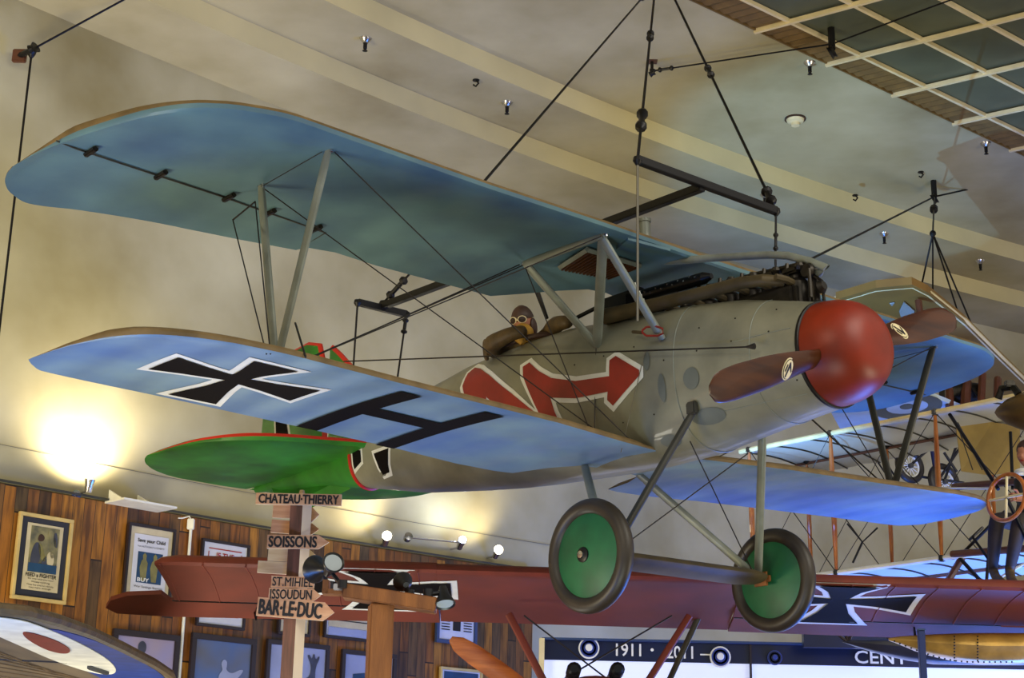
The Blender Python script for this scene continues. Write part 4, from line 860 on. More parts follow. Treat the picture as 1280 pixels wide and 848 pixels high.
def artcert(T_, w, h):
    tx(T_, 'YOUR', 0, h * .34, w * .18, h * .06); quad(T_, 'text_line', -w * .36, w * .36, h * .22, h * .28, 'ink_red', -.004)
    for cx in (-.27, .27): [quad(T_, 'text_line', (cx - .1) * w, (cx + .1) * w, h * (.12 - .07 * i), h * (.145 - .07 * i), 'ink', -.004) for i in range(5)]
    quad(T_, 'print', -w * .09, w * .09, -h * .16, h * .12, 'ink', -.004)
picture('blue framed certificate with a small dark print in the middle, beside the propeller tip', 545, 596, 757, 806, 'frame_blue', 'paper_white', art=artcert, fw=.045)
picture('pale gold framed blue notice at the bottom edge, below the propeller blade', 549, 602, 836, 900, 'frame_gold', 'paper_white', art=lambda T_, w, h: (quad(T_, 'print', -w * .4, w * .4, h * .1, h * .42, 'art_blue'), tx(T_, 'HAWAIIAN', 0, h * .22, w * .6, h * .06, 'ink_white', -.006)), fw=.03)
# conduit, box, shelf, wall lamps
cp = [wpt(236, 666, .12), wpt(226, 848, .12)]; q0 = wpt(239, 656, .12); PC = thing('cable_conduit', 'white cable conduit with a small junction box running down the wood panelling', 'conduit', q0)
part('conduit', 'white', PC, lambda b: b.tube([Vector((0, 0, 0)), Vector((0, 0, -4.2))], .016, 8)); part('junction_box', 'white', PC, lambda b: b.box((0, -.02, 0), (.07, .05, .11), bev=.006)); part('loose_cable', 'white', PC, lambda b: b.tube([Vector((0, -.02, .04)), Vector((-.02, -.03, .08)), wpt(228, 648, .12) - q0, wpt(223, 648, .12) - q0], .008, 6))
q0 = wpt(110, 760, .12)
sh0 = wpt(165, 634, .1); PSH = thing('wall_shelf', 'small white bracket shelf at the top of the panelling', 'shelf', sh0); exs = (wpt(200, 638, .1) - wpt(135, 628, .1)); exs.z = 0; exs.normalize(); nn = exs.cross(Vector((0, 0, 1)))
part('shelf_board', 'white', PSH, lambda b: b.box(nn * .16, (.62, .34, .02), rot=Matrix((exs, Vector((0, 0, 1)).cross(exs), Vector((0, 0, 1)))).transposed()), False)
for k in (-.28, .05): part('bracket', 'white', PSH, lambda b: b.poly([exs * k + Vector((0, 0, .01)), exs * k + nn * .26 + Vector((0, 0, .01)), exs * k + Vector((0, 0, .13))], .015, 0, exs), False)
def wall_lamp(px, py, label, aim=(0, -.3, 1), power=55, col=(1, .86, .6), cool=False, glow=.05):
    c = wpt(px, py, .22); T_ = thing('wall_spotlight', label, 'lamp', c, 'small spotlights along the wall'); a_ = Vector(aim).normalized()
    wn = Vector((RC[0] - c.x, RC[1] - c.y, 0)).normalized()
    part('lamp_body', 'chrome', T_, lambda b: b.lathe([(.0, -.10), (.035, -.10), (.04, -.02), (.055, .03), (.05, .03)], (0, 0, 0), a_, 16)); part('lamp_bulb', 'bulb_cool' if cool else 'bulb', T_, lambda b: ellipsoid(b, a_ * .035, (glow, glow, glow), 0, 10))
    part('mounting_arm', 'chrome', T_, lambda b: (b.tube([-a_ * .08, -a_ * .1 - wn * .2], .012, 6), b.lathe([(.05, 0), (.05, .02), (0, .02)], -a_ * .1 - wn * .22, wn, 14)))
    l = bpy.data.lights.new('lamp_light', 'SPOT'); l.energy = power; l.color = col; l.spot_size = radians(150); l.spot_blend = .9; l.shadow_soft_size = .06
    lo = bpy.data.objects.new('lamp_light', l); C.objects.link(lo); lo.parent = T_; lo.location = a_ * .12 + wn * .06; lo.rotation_euler = (a_ - wn * .9).to_track_quat('-Z', 'Y').to_euler()
    return T_
wall_lamp(112, 603, 'small wall spotlight making the brightest glow, above the first poster', (.1, -.15, 1), 170, glow=.02)
wall_lamp(483, 673, 'glowing wall lamp just right of the signpost', (.2, -.8, .6), 45, glow=.055); wall_lamp(577, 678, 'bluish white glowing wall lamp, middle one of the three right of the signpost', (.3, -.7, .6), 30, (.75, .85, 1), True, glow=.045); wall_lamp(622, 690, 'glowing wall lamp nearest the right end of the panelling', (.3, -.8, .5), 45, glow=.055)
c = wpt(510, 672, .2); PT = thing('wall_bracket_arm', 'small chrome bracket with a thin rod along the plaster, between two wall lamps', 'bracket', c)
part('bracket_head', 'chrome', PT, lambda b: b.lathe([(.0, -.05), (.045, -.04), (.05, .03), (0, .04)], (0, 0, 0), (.3, -.8, .3), 14)); part('rod', 'chrome', PT, lambda b: b.tube([(0, 0, 0), wpt(572, 678, .2) - c], .012, 6))
# ================================================================== BACKLIT DISPLAY PANEL WITH BANNER
YC = 15.6
Dq = lambda px, py, y=YC: at_y(px, py, y)
M['banner_navy'] = mat('banner_navy', (16, 30, 66), .3, var=.2, scale=2); M['panel_lit'] = mat('panel_lit', (206, 216, 255), .4, emit=.6); M['seal_blue'] = mat('seal_blue', (40, 60, 140), .4)
xa, xb, xc = Dq(677, 820).x, Dq(938, 820).x, Dq(1330, 820).x; zt = 1.6 + (Dq(677, 797).z + Dq(938, 809).z) / 2 - 1.6; hb = .185
PD = thing('display_case', 'long backlit display case with navy banner reading 1911 2011 CENT', 'display case', (xa, YC, 0)); o_ = PD.location.copy()
part('lit_panel', 'panel_lit', PD, lambda b: b.box(((xc - xa) / 2, .05, (zt - hb) / 2), (xc - xa, .06, zt - hb)), False); part('banner', 'banner_navy', PD, lambda b: b.box(((xc - xa) / 2, .04, zt - hb / 2), (xc - xa, .08, hb)), False)
part('end_post', 'cream', PD, lambda b: b.box((0, 0, zt / 2), (.05, .14, zt + .02)), False); part('divider', 'frame_dark', PD, lambda b: b.box((xb - xa, 0, zt / 2), (.02, .03, zt)), False)
part('top_rail', 'frame_blue', PD, lambda b: b.box(((xc - xa) / 2, -.01, zt + .01), (xc - xa, .1, .02)), False)
def bt_(s, px0, px1, py0, py1, m='ink_white'):
    a, c = Dq(px0, py0), Dq(px1, py1); return text(s, c.x - a.x, (a.z - c.z), ((a.x + c.x) / 2 - o_.x, -.012, (a.z + c.z) / 2), (1, 0, 0), (0, 0, 1), m, PD, bold=.016, off=.003)
bt_('1911', 770, 801, 805, 821); bt_('·', 813, 817, 811, 815); bt_('2011', 833, 866, 808, 824); bt_('CENT', 1068, 1134, 814, 831); bt_('—', 875, 888, 818, 820)
for px, py, mm in ((736, 811, 'ink_white'), (900, 822, 'ink_white'), (968, 823, 'seal_blue')):
    c = Dq(px, py) - o_; k = 1 if mm == 'ink_white' else .7
    b = MB(); b.lathe([(0, .0), (.10 * k, .0), (.10 * k, .02), (0, .02)], (c.x, -.01, c.z), (0, -1, 0), 28, 0); b.lathe([(.085 * k, .021), (.085 * k, .024), (.07 * k, .024), (.07 * k, .021)], (c.x, -.01, c.z), (0, -1, 0), 28, 1); b.lathe([(0, .021), (.05 * k, .021), (.05 * k, .025), (0, .026)], (c.x, -.01, c.z - .0), (0, -1, 0), 20, 1); b.lathe([(0, .026), (.035 * k, .026), (.03 * k, .03), (0, .03)], (c.x, -.01, c.z + .005), (0, -1, 0), 16, 0)
    b.build('round_seal', [mm, 'seal_blue' if mm == 'ink_white' else 'banner_navy'], PD)
b = MB(); p0, p1 = at_y(1003, 783, 15.3), at_y(1112, 812, 15.3); b.box(((p0.x + p1.x) / 2 - o_.x, -.3, (p0.z + p1.z) / 2), (p1.x - p0.x, .1, p0.z - p1.z)); b.build('dark_panel', 'banner_navy', PD, False)
PR = thing('blue_post', 'narrow dark blue upright post in front of the gold float', 'post', (at_y(1157, 900, 10.2).x, 10.2, 0)); hh = at_y(1157, 788, 10.2)
part('shaft', mat('post_navy', (28, 44, 96), .35), PR, lambda b: b.box((0, 0, hh.z / 2), (.042, .042, hh.z), bev=.004)); part('shaft_cap', 'frame_blue', PR, lambda b: b.box((0, 0, hh.z), (.05, .05, .015), bev=.004))
# ================================================================== PALE PUSHER BIPLANE, FAR RIGHT, WITH ITS PILOT
g0 = at(1190, 600, 15.8); P4 = thing('pusher_biplane', 'early open-frame pusher biplane with pale fabric wings and orange wooden struts, far right', 'airplane', g0)
G_ = lambda px, py, d: at(px, py, d) - g0
M['spar_cream'] = mat('spar_cream', (226, 204, 150), .4, var=.12, scale=5); M['fabric_pale'] = fabric('pale_wing_fabric', (206, 208, 206), 'X', .35, .15, var=.06); M['strut_orange'] = mat('strut_orange_wood', (190, 112, 40), .3, c2=(150, 76, 24), stretch=(6, 6, .8), scale=3, coat=.4); M['beam_brown'] = mat('beam_brown', (96, 54, 36), .4, var=.2, coat=.3)
def dep(px): return 15.8 + (1190 - px) * .0060
def pusher_wing(name, x0, y0, x1, y1, ztop, sparm, nr=11):
    A_, B_ = G_(x0, y0, dep(x0)), G_(x1, y1, dep(x1)); d = (B_ - A_).normalized(); back = Vector((-d.y, d.x, 0)).normalized()
    if back.y < 0: back = -back
    def pt(u, v): return A_.lerp(B_, u) + back * (1.45 * v) + Vector((0, 0, .06 * sin(pi * v) + .0 * u))
    b = MB(); N_ = nr * 4; n = len(b.v); rows = []
    for i in range(N_ + 1):
        u = i / N_; sc = 1 - .03 * (1 - abs(cos(pi * u * nr)) ** .6)
        rows.append([pt(u, v / 8 * sc) for v in range(9)] + [pt(u, v / 8 * sc) + Vector((0, 0, .012)) for v in range(8, -1, -1)])
    b.loft(rows, 0); w_ = b.build(name, 'fabric_pale', P4)
    part('front_spar', sparm, w_, lambda b: b.tube([A_, B_], .028, 10))
    part('rear_spar', 'beam_brown', w_, lambda b: b.tube([pt(0, .72) - Vector((0, 0, .02)), pt(1, .72) - Vector((0, 0, .02))], .016, 8))
    for i in range(nr + 1):
        u = i / nr; part('rib', 'strut_dark', w_, lambda b: b.tube([pt(u, v / 8) - Vector((0, 0, .008)) for v in range(9)], .009, 5))
    return pt
up = pusher_wing('upper_wing', 925, 565, 1340, 481, 0, 'spar_cream', 9); lp = pusher_wing('lower_wing', 925, 733, 1340, 676, 0, 'white', 9)
def u_of(px): return (px - 925) / 415
for px in (938, 1051, 1184, 1316):
    for v, r in ((0, .026), (.72, .022)):
        a, c = up(u_of(px) + .008 * (v > 0), v), lp(u_of(px) + .02 + .008 * (v > 0), v); part('wooden_strut', 'strut_orange', P4, lambda b: b.tube([a, a.lerp(c, .25), a.lerp(c, .5), a.lerp(c, .75), c], [r * .6, r, r * 1.15, r, r * .6], 8))
        part('strut_socket', 'black', P4, lambda b: (b.box(a, (.07, .07, .06), bev=.01), b.box(c, (.07, .07, .06), bev=.01)) and None)
for a_, c_ in ((938, 1051), (1051, 1184), (1184, 1316)):
    for v in (0, .72):
        part('bracing_wire', 'wire_dark', P4, lambda b: b.tube([up(u_of(a_), v), lp(u_of(c_) + .02, v)], .005, 4)); part('bracing_wire', 'wire_dark', P4, lambda b: b.tube([lp(u_of(a_) + .02, v), up(u_of(c_), v)], .005, 4))
def rod(name, m, p, r, n=8): part(name, m, P4, lambda b: b.tube([G_(*q) for q in p], r, n))
rod('nacelle_beam', 'beam_brown', [(1192, 609, 15.6), (1310, 599, 14.6)], .035); rod('nacelle_beam', 'beam_brown', [(1190, 693, 15.7), (1310, 684, 14.8)], .035); rod('white_tube', 'white', [(1155, 610, 15.8), (1240, 611, 15.0)], .010)
rod('diagonal_brace', 'black', [(1187, 518, 15.8), (1248, 612, 15.0)], .018); rod('diagonal_brace', 'black', [(1196, 694, 15.7), (1240, 742, 15.2)], .02); rod('diagonal_brace', 'black', [(1205, 690, 15.7), (1243, 652, 15.0), (1256, 640, 14.9)], .016)
rod('skid_strut', 'beam_brown', [(1206, 692, 15.7), (1172, 748, 15.6)], .035); rod('foot_bar', 'black', [(1212, 675, 15.3), (1228, 660, 15.0), (1216, 672, 15), (1236, 700, 14.8)], .014); rod('footrest_tube', 'white', [(1222, 738, 14.4), (1300, 694, 14.2)], .012); rod('outrigger', 'strut_orange', [(1262, 738, 14.6), (1310, 712, 14.2)], .02)
rod('vertical_tube', 'black', [(1263, 540, 15.2), (1266, 612, 15.0)], .016); rod('vertical_tube', 'black', [(1240, 640, 15.0), (1232, 742, 14.9)], .016)
rod('control_arm', 'black', [(1059, 655, 16.4), (1078, 678, 16.4), (1097, 660, 16.4)], .010); rod('control_arm', 'black', [(1078, 678, 16.4), (1066, 704, 16.4)], .012); rod('engine_strut', 'beam_brown', [(1300, 560, 14.8), (1310, 690, 14.8)], .03)
part('canvas_panel', mat('canvas_ochre', (204, 176, 106), .8, var=.12, scale=3), P4, lambda b: b.poly([G_(*q) for q in ((1194, 522, 16.6), (1240, 528, 16.4), (1275, 533, 16.2), (1275, 590, 16.2), (1236, 594, 16.4), (1202, 589, 16.6))], .02, 0, (0, 1, 0)), False, 'ochre canvas panel')
for x in (1212, 1224): rod('canvas_cord', 'strut_dark', [(1192, 518, 16.45), (x + 4, 588, 16.35)], .006, 5)
c = G_(1243, 516, 14.9); axp = (G_(1300, 514, 14.6) - c).normalized()
part('fuel_tank', mat('tank_bronze', (116, 88, 44), .35, .5, var=.25, scale=5), P4, lambda b: b.lathe([(.0, .0), (.05, .04), (.12, .14), (.18, .30), (.205, .5), (.205, 1.1), (.1, 1.4), (0, 1.45)], c, axp, 28, 0), True, 'pointed bronze coloured tank')
part('tank_strap', 'spar_cream', P4, lambda b: b.lathe([(.207, .52), (.215, .54), (.207, .56)], c, axp, 28)); part('tank_fitting', 'engine', P4, lambda b: (b.tube([G_(1248, 499, 14.9), G_(1252, 486, 14.9), G_(1266, 484, 14.8), G_(1274, 494, 14.7)], .035, 8), b.box(G_(1262, 480, 14.8), (.09, .06, .06), bev=.01)))
# steering wheel
wc = G_(1258, 622, 13.95); wax = Vector((-.80, -.50, .12)).normalized(); SW = bpy.data.objects.new('steering_wheel', None); C.objects.link(SW); SW.parent = P4
sa = Vector((0, 0, 1)); sa = (sa - wax * sa.dot(wax)).normalized(); sb = wax.cross(sa)
b = MB(); b.tube([wc + (sa * cos(t) + sb * sin(t)) * .205 for t in [2 * pi * k / 40 for k in range(41)]], .019, 10); b.build('wheel_rim', 'strut_orange', SW)
for k in range(2):
    d = (sa, sb)[k]; part('wheel_spoke', 'cream', SW, lambda b: b.tube([wc - d * .2, wc, wc + d * .2], .012, 8))
part('steering_column', 'gun', SW, lambda b: b.tube([wc, wc - wax * .25 - Vector((0, 0, .35))], .018, 8))
# second pilot
gg = lambda px, py, d: at(px, py, d)
pj = [(gg(1294, 660, 14.75), (.15, .12)), (gg(1295, 628, 14.75), (.16, .12)), (gg(1294, 603, 14.7), (.17, .12)), (gg(1289, 588, 14.6), .06), (gg(1286, 580, 14.55), .055),
      (gg(1274, 655, 14.5), .085), (gg(1246, 648, 14.15), .078), (gg(1243, 682, 14.2), .062), (gg(1241, 712, 14.3), .045), (gg(1245, 722, 14.2), (.045, .04)), (gg(1254, 730, 14.0), (.04, .03)),
      (gg(1300, 655, 14.4), .085), (gg(1275, 650, 14.0), .078), (gg(1268, 685, 14.05), .062), (gg(1262, 714, 14.15), .045), (gg(1264, 724, 14.05), (.045, .04)), (gg(1270, 733, 13.9), (.04, .03)),
      (gg(1276, 604, 14.6), .07), (gg(1277, 628, 14.55), .055), (gg(1279, 622, 14.2), .04), (gg(1276, 622, 14.08), .034),
      (gg(1312, 604, 14.6), .07), (gg(1318, 634, 14.5), .055), (gg(1296, 622, 14.1), .04)]
p2 = skin_body('seated_pilot', pj, [(0, 1), (1, 2), (2, 3), (3, 4), (0, 5), (5, 6), (6, 7), (7, 8), (8, 9), (9, 10), (0, 11), (11, 12), (12, 13), (13, 14), (14, 15), (15, 16), (2, 17), (17, 18), (18, 19), (19, 20), (2, 21), (21, 22), (22, 23)], [mat('trousers_dark', (58, 50, 46), .8, var=.2, scale=8), 'skin', 'ink', 'leather'])
zt_ = gg(1290, 648, 14.5).z; za = gg(1241, 713, 14.3).z
paint(p2, lambda q: 3 if q.z < za + .0 else (2 if q.z > zt_ + .04 and (q - gg(1294, 615, 14.7)).length < .75 and q.z > gg(1290, 640, 14.5).z else (0)))
tag(p2, 'person in dark suit seated behind the wooden steering wheel at the right edge', 'person')
hc2 = gg(1284, 569, 14.5); b, R_ = head(None, hc2, (-.8, -.55, -.1), (0, 0, 1), .125); b.build('head', ['skin', 'ink_red'], p2)
b = MB(); ellipsoid(b, hc2 + R_ @ Vector((-.02, 0, .045)), (.11, .095, .10), 0, 14, R_); b.build('cap', 'cap', p2)
b = MB(); b.tube([gg(1281, 590, 14.45) + Vector((.07 * cos(t), .07 * sin(t), .0)) for t in [2 * pi * k / 16 for k in range(17)]], .022, 8); b.build('collar', 'white', p2)
hp_ = gg(1274, 622, 14.02); hd_ = (gg(1262, 622, 13.95) - hp_).normalized(); b = MB(); b.box(hp_, (.085, .035, .075), bev=.014)
for k in range(4):
    o_ = hp_ + Vector((-.03, 0, .028 - .019 * k)); L_ = (.05, .06, .055, .042)[k]; b.tube([o_, o_ + Vector((-L_ * .6, -.012, .004)), o_ + Vector((-L_, .012, -.006)), o_ + Vector((-L_ * .9, .03, -.008))], [.010, .0095, .009, .007], 8)
b.tube([hp_ + Vector((-.01, -.01, .03)), hp_ + Vector((-.03, -.03, .055)), hp_ + Vector((-.055, -.035, .06))], [.013, .011, .008], 8); b.build('hand', 'skin', p2)
# ================================================================== HANGING CREAM BIPLANE BEHIND (upper right)
h0 = at(1180, 480, 18); P5 = thing('hanging_biplane', 'olive and cream old biplane hanging on fanned cables, mostly hidden behind the right wing', 'airplane', h0)
H_ = lambda px, py, h: (EYE + ray(px, py) * (h / ray(px, py).z)) - h0
HD = lambda px, py, d: at(px, py, d) - h0
M['olive_fabric'] = fabric('olive_fabric', (146, 112, 54), 'X', .5, .12, c2=(120, 90, 46)); M['pale_blue_fabric'] = mat('lit_pale_fabric', (188, 204, 214), .5, var=.1, scale=3); M['grey_ring'] = mat('roundel_grey', (92, 92, 78), .6)
uw_ = [(1045, 375), (1095, 360), (1140, 356), (1160, 366), (1205, 402), (1250, 447), (1310, 505), (1290, 520), (1215, 505), (1120, 440), (1060, 390)]
part('upper_wing', ['olive_fabric', 'cream'], P5, lambda b: b.poly([H_(x, y, 5.7) for x, y in uw_], .09, 0, (0, 0, 1), 1), False)
part('wing_edge', 'cream', P5, lambda b: b.tube([H_(x, y, 5.74) for x, y in uw_[:8]], .045, 8))
part('window_patch', 'glass_lit', P5, lambda b: b.poly([H_(x, y, 5.68) for x, y in ((1130, 378), (1143, 389), (1142, 394), (1126, 397), (1124, 390))], .01, 0, (0, 0, 1)), False, 'pale clear patch in the olive wing'); part('window_patch', 'glass_lit', P5, lambda b: b.poly([H_(x, y, 5.68) for x, y in ((1112, 380), (1118, 379), (1115, 383))], .01, 0, (0, 0, 1)), False)
part('wing_pulley', 'beam_brown', P5, lambda b: b.tube([H_(1148, 376, 5.66), H_(1150, 392, 5.5)], .04, 8))
lw_ = [(1030, 500), (1075, 474), (1120, 484), (1160, 494), (1205, 512), (1196, 534), (1120, 534), (1050, 536)]
b = MB(); b.poly([H_(x, y, 4.75) for x, y in lw_], .05, 0, (0, 0, 1))
def el2(cx, cy, rx, ry): return [(cx + rx * cos(t) + ry * sin(t) * .3, cy + ry * sin(t) - rx * cos(t) * .12) for t in [2 * pi * k / 28 for k in range(28)]]
for k, (rx, ry, m) in enumerate(((44, 15, 1), (26, 8, 0), (9, 3, 1))): b.poly([H_(x, y, 4.74 - .008 * k) for x, y in el2(1134, 509, rx, ry)], .004, m, (0, 0, 1))
b.build('lower_wing', ['pale_blue_fabric', 'grey_ring'], P5, False)
for (x0, y0, x1, y1, r) in ((1186, 476, 1187, 512, .05), (1208, 478, 1206, 514, .06), (1228, 468, 1226, 508, .045), (1247, 474, 1246, 505, .045)): part('strut', 'beam_brown', P5, lambda b: b.tube([HD(x0, y0, 19), HD(x1, y1, 18.6)], r, 8))
part('engine_block', 'engine', P5, lambda b: (b.lathe([(0, -.2), (.14, -.2), (.14, .2), (0, .2)], HD(1200, 492, 19), (1, .2, 0), 14), b.tube([HD(1216, 486, 18.9), HD(1226, 498, 18.8), HD(1222, 506, 18.8)], .03, 6)))
for px, py, r in ((1137, 583, .19), (1180, 603, .21)):
    wo = bpy.data.objects.new('wheel', None); C.objects.link(wo); wo.parent = P5; wo.location = HD(px, py, 18.5); ax_ = Vector((.45, -.87, .1)).normalized()
    u_ = (Vector((0, 0, 1)) - ax_ * ax_.z).normalized(); v_ = ax_.cross(u_); b = MB(); b.tube([(u_ * cos(t) + v_ * sin(t)) * r * .88 for t in [2 * pi * k / 36 for k in range(37)]], r * .2, 10); b.build('tyre', 'tyre', wo)
    b = MB(); b.tube([(u_ * cos(t) + v_ * sin(t)) * r * .68 for t in [2 * pi * k / 36 for k in range(37)]], .014, 6); b.build('rim', 'white', wo)
    for k in range(12): t = 2 * pi * k / 12; part('spoke', 'white', wo, lambda b: b.tube([(0, 0, 0), (u_ * cos(t) + v_ * sin(t)) * r * .7], .006, 5))
    part('hub', 'strut_dark', wo, lambda b: b.lathe([(0, -.04), (.03, -.04), (.03, .04), (0, .04)], (0, 0, 0), ax_, 12))
for p in (((1165, 558), (1172, 602)), ((1172, 602), (1200, 560)), ((1150, 596), (1205, 604)), ((1180, 566), (1196, 590)), ((1137, 583), (1165, 558)), ((1196, 556), (1180, 603))): part('gear_tube', 'banner_navy' if p[0][0] == 1165 else 'black', P5, lambda b: b.tube([HD(*p[0], 18.5), HD(*p[1], 18.5)], .03 if p[0][0] == 1165 else .016, 8))
for p in (((1068, 534), (1120, 612)), ((1082, 534), (1128, 612)), ((1090, 534), (1110, 575)), ((1100, 534), (1060, 575))): part('rigging_wire', 'wire_dark', P5, lambda b: b.tube([HD(*p[0], 19), HD(*p[1], 18.6)], .010, 4))
# ================================================================== GOLD FLOAT AND DARK HULL
f0 = at(1190, 812, 12.6); PF = thing('gold_float', 'riveted brass-coloured seaplane float with a pointed nose, below the red wing', 'float', f0)
F_ = lambda px, py, d=12.6: at(px, py, d) - f0
def hull(st, dy, m, n=16):
    rings = []
    for px, yt, yb in st:
        c, t_ = F_(px, (yt + yb) / 2), F_(px, yt); h = abs(F_(px, yt).z - F_(px, yb).z) / 2; w_ = dy * min(1, h / .1)
        rings.append([Vector((c.x, c.y + w_ * (1 if cos(a) > 0 else -1) * abs(cos(a))**.5 * (1 if sin(a) > -.2 else .75), c.z + h * (1 if sin(a) > 0 else -1) * abs(sin(a))**.7)) for a in [2 * pi * j / n for j in range(n)]])
    return rings
b = MB(); b.loft(hull([(1111, 798, 801), (1125, 796, 806), (1145, 795, 814), (1165, 794, 820), (1195, 793, 827), (1230, 792.5, 831), (1265, 792.5, 831), (1300, 793, 828), (1340, 794, 824)], .22, 0)); b.build('hull', mat('brass_sheet', (198, 158, 78), .32, .45, var=.25, scale=5, bump=.2, bscale=6), PF)
for x in (1193, 1222): 
    b = MB()
    for i in range(9): b.lathe([(.008, 0), (.006, .006), (0, .007)], F_(x, 796 + i * 3.8, 12.38), (0, -1, 0), 6)
    tag(b.build('rivets', 'engine', PF), kind='stuff')
b = MB()
for i in range(22): b.lathe([(.008, 0), (.006, .006), (0, .007)], F_(1118 + i * 7, 802 + 26 * sin(min(1, i / 14) * pi / 2), 12.40), (0, -1, 0), 6)
tag(b.build('rivets', 'engine', PF), kind='stuff')
g1 = at(1120, 812, 13.4); PH = thing('dark_hull', 'dark blue-black boat-shaped hull tip on thin struts, just behind the gold float', 'float', g1)
F_o = F_
F_ = lambda px, py, d=13.4: at(px, py, d) - g1
b = MB(); b.loft(hull([(1053, 802, 803), (1070, 800, 809), (1100, 799, 818), (1135, 799, 826), (1170, 800, 831), (1230, 801, 832), (1300, 801, 832)], .2, 0)); b.build('hull', mat('hull_dark', (44, 44, 54), .35, var=.2), PH)
for p in (((1042, 789), (1058, 802)), ((1056, 789), (1060, 802)), ((1066, 789), (1061, 802)), ((1110, 789), (1110, 799)), ((1118, 789), (1108, 799))): part('strut', 'frame_dark', PH, lambda b: b.tube([F_(*p[0]), F_(*p[1])], .014, 6))
# ================================================================== LIFTING FRAME, CABLES, FITTINGS ON THE CEILING
fm = loc(878, 234, 1, 0); rm = loc(478, 383, 1, 0)
PB2 = thing('lifting_frame', 'black steel lifting frame with a cross bar at each end, above the big biplane', 'lifting frame', AT, rot=AR)
def bar(name, a, c, w, h, parent=PB2, m='black'):
    a, c = Vector(a), Vector(c); d = (c - a).normalized(); u = Vector((0, 0, 1)); u = (u - d * u.dot(d)).normalized(); part(name, m, parent, lambda b: b.box((a + c) / 2, ((c - a).length, w, h), rot=Matrix((d, u.cross(d), u)).transposed(), bev=.004))
fa, fb = loc(797, 200, 0, fm.x), loc(970, 264, 0, fm.x); ra_, rb_ = loc(447, 378, 0, rm.x), loc(508, 393, 0, rm.x)
bar('main_beam', fm, rm, .06, .06); bar('cross_bar', fa, fb, .05, .06); bar('cross_bar', ra_, rb_, .05, .06)
for e, l in ((ra_, .14), (rb_, .14), (fb, .10), (fa, .10)): bar('end_lug', e + Vector((0, 0, .05)), e - Vector((0, 0, l)), .045, .04)
def turnbuckle(b, p, d, L_, r):
    d = Vector(d).normalized(); b.lathe([(.2 * r, 0), (r, L_ * .12), (r, L_ * .2), (.55 * r, L_ * .28), (.55 * r, L_ * .75), (r, L_ * .82), (r, L_ * .9), (.2 * r, L_)], p, d, 10)
def cable(label, pts, r=.011, buckles=(), group='suspension cables', name='cable', m='cable', end=None):
    o0 = Vector(pts[0]); T_ = thing(name, label, 'cable', o0, group)
    part('wire_rope', m, T_, lambda b: b.tube([Vector(p) - o0 for p in pts], r, 6))
    for (i, t, L_, rr2) in buckles:
        a, c = Vector(pts[i]), Vector(pts[i + 1]); p = a.lerp(c, t) - o0; part('turnbuckle', 'black', T_, lambda b: turnbuckle(b, p, c - a, L_, rr2))
    part('end_fitting', 'black', T_, lambda b: b.lathe([(0, -.02), (.03, -.02), (.035, .01), (.015, .04), (0, .04)], (0, 0, 0), Vector(pts[1]) - o0, 10))
    return T_
WM = Matrix.Translation(AT) @ AR.to_4x4(); wl_ = lambda p: WM @ Vector(p)
cable('long cable from the ceiling down to the front edge of the big upper wing', [at_z(803, -3, HC), wl_(loc(605, 227, 2, 1.05))], .010)
cable('steel cable from the ceiling to the near end of the front lifting bar', [at_z(820, -25, HC), wl_(fa)], .012, ((0, .38, .22, .035), (0, .80, .45, .045)))
cable('steel cable slanting down to the far end of the front lifting bar', [at_z(832, -25, HC), wl_(fb)], .012, ((0, .45, .22, .035), (0, .93, .22, .045)))
cable('thin grey cable dropping from the near end of the front lifting bar to the fuselage', [wl_(fa), wl_(loc(797, 402, 0, fm.x - .0))], .009, (), m='wire_grey')
cable('thin cable dropping from the far end of the front lifting bar to the engine', [wl_(fb), wl_(loc(969, 370, 0, fm.x))], .009, ((0, .25, .16, .02),))
cable('thin cable dropping from the near end of the rear lifting bar', [wl_(ra_), wl_(loc(441, 470, 0, rm.x))], .009)
cable('thin cable dropping from the far end of the rear lifting bar', [wl_(rb_), wl_(loc(495, 486, 0, rm.x))], .009, ((0, .05, .16, .03),))
cable('short cable hooking the rear lifting bar upward behind the wing', [wl_(loc(478, 380, 1, 0)), wl_(loc(560, 290, 1, 0))], .010, ((0, .08, .3, .04),))
c5 = at_z(815, 77, HC); cable('cable running level across the ceiling from the hook to the grid', [c5 - Vector((0, 0, .12)), at_z(1040, 55, HC - .15), at_z(1215, -10, HC - .1)], .010, ((0, .03, .2, .03),))
a6 = at_z(1167, 226, HC); p6 = at_z(1168, 246, HC) ; p6 = EYE + ray(1168, 246) * ((a6.y) / ray(1168, 246).y)
cable('cable from the ceiling pulley slanting down left behind the engine', [p6, at(1000, 331, 14.0)], .012)
cable('cable from the ceiling pulley running to the right edge', [p6, EYE + ray(1300, 217) * ((a6.y + 1) / ray(1300, 217).y)], .012)
j6 = HD(1166, 292, 17.5) + h0; cable('drop cable from the ceiling pulley with a black turnbuckle', [p6, j6], .011, ((0, .35, .3, .05),))
for px, py, w_ in ((1150, 366, 'leftmost'), (1166, 372, 'second from the left'), (1203, 408, 'third from the left'), (1224, 428, 'rightmost')): cable(w_ + ' of the four fanned cables holding the olive biplane', [j6, H_(px, py, 5.75) + h0], .010, (), 'fanned cables of the hanging biplane')
wb = on_wall(40, 62, R3, .35); cable('cable dropping from the wall pulley along the left edge', [wb - Vector((0, 0, .05)), wb - Vector((0, 0, 3.4))], .012)
cable('cable rising from the wall pulley to the ceiling at upper left', [wb, at_z(165, -6, HL)], .012)
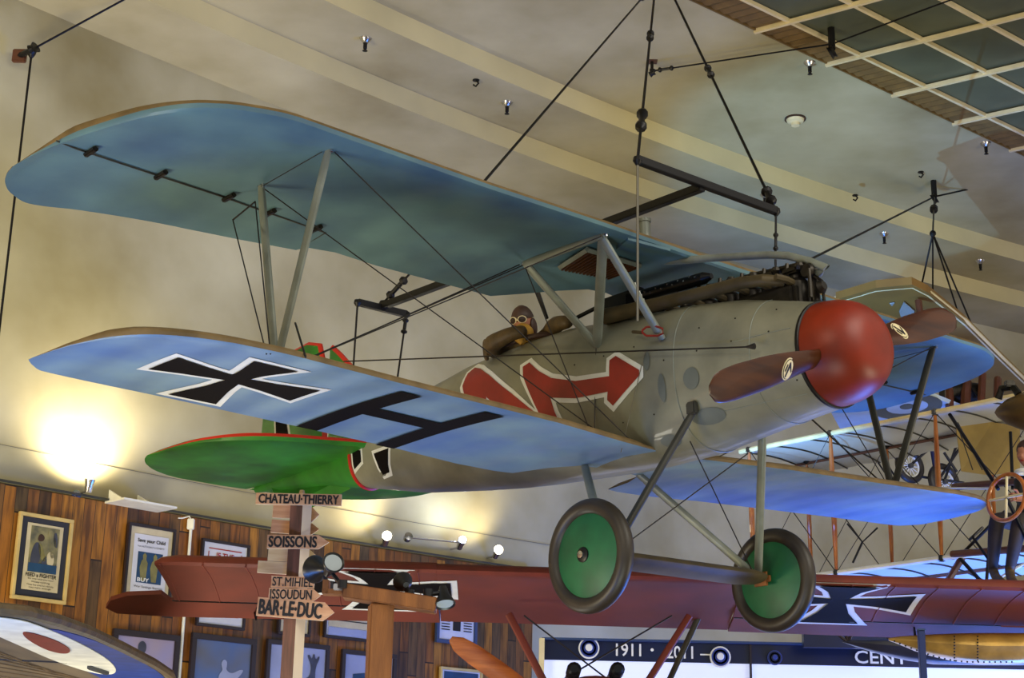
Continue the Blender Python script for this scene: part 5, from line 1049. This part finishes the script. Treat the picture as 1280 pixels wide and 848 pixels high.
def pulley(label, p, d, up_=None, s=1):
    T_ = thing('pulley_bracket', label, 'pulley', p); part('mounting_plate', 'beam_brown', T_, lambda b: b.box(Vector(d) * -.22 * s, (.14, .05, .14) if abs(d[2]) < .5 else (.14, .14, .03), bev=.01))
    part('swivel_arm', 'black', T_, lambda b: b.tube([Vector(d) * -.22 * s, Vector(d) * -.08 * s, (0, 0, 0)], .03 * s, 8)); part('sheave', 'black', T_, lambda b: b.lathe([(.0, -.03), (.06 * s, -.03), (.045 * s, 0), (.06 * s, .03), (0, .03)], Vector(d) * .03, (.6, -.3, .3), 16))
wn_ = Vector((RC[0] - wb.x, RC[1] - wb.y, 0)).normalized(); pulley('rusty wall pulley bracket at the upper left', wb, wn_)
pulley('black pulley block hanging under the edge of the gridded ceiling', at_z(1040, 62, HC - .28), Vector((0, 0, -1)), s=1.3); pulley('ceiling pulley block holding the three cables at the right', p6 , Vector((0, 0, -1)), s=1.3); pulley('small ceiling hook bracket where the level cable starts', c5 - Vector((0, 0, .12)), Vector((0, 0, -1)), s=.6)
for px, py, z, where in ((457, 48, HM, 'leftmost, above the upper wing'), (634, 128, HM, 'between the two ceiling steps, near the long slanting cable'), (1012, 78, HC, 'just below the corrugated edge of the grid'), (1232, 179, HC, 'at the right edge under the grid'), (1105, 292, HM, 'left of the ceiling pulley cables'), (1225, 326, HM, 'right of the fanned cables'), (956, 243, HM, 'small one just behind the front lifting bar')):
    T_ = thing('sprinkler', 'chrome ceiling sprinkler, ' + where, 'sprinkler', at_z(px, py, z), 'ceiling sprinklers')
    part('escutcheon', 'chrome', T_, lambda b: b.lathe([(0, 0), (.07, 0), (.06, -.02), (.03, -.05), (.03, -.06), (0, -.06)][::1], (0, 0, 0), (0, 0, 1), 16)); part('nozzle', 'black', T_, lambda b: b.lathe([(.022, -.06), (.022, -.12), (.012, -.13), (.03, -.15), (0, -.155)], (0, 0, 0), (0, 0, 1), 12))
T_ = thing('smoke_detector', 'round cream smoke detector on the flat ceiling', 'smoke detector', at_z(994, 148, HC)); part('base', 'cap', T_, lambda b: b.lathe([(0, 0), (.13, 0), (.13, -.02), (0, -.02)], (0, 0, 0), (0, 0, 1), 24)); part('sensor', 'cream', T_, lambda b: b.lathe([(.11, -.02), (.10, -.045), (.05, -.06), (.05, -.10), (0, -.105)], (0, 0, 0), (0, 0, 1), 24))
for px, py, z in ((595, 100, HM), (1069, 244, HM), (1151, 215, HC)):
    T_ = thing('ceiling_hook', {595: 'tiny dark hook in the ceiling between two sprinklers at upper left', 1069: 'tiny dark hook on the lower edge of the upper ceiling step', 1151: 'tiny dark hook just left of the ceiling pulley'}[px], 'hook', at_z(px, py, z)); part('shank', 'black', T_, lambda b: b.tube([(0, 0, 0), (.03, 0, -.04), (0, 0, -.08), (-.03, 0, -.06)], .012, 6)); part('plate', 'black', T_, lambda b: b.lathe([(0, 0), (.04, 0), (.04, -.01), (0, -.01)], (0, 0, 0), (0, 0, 1), 10))
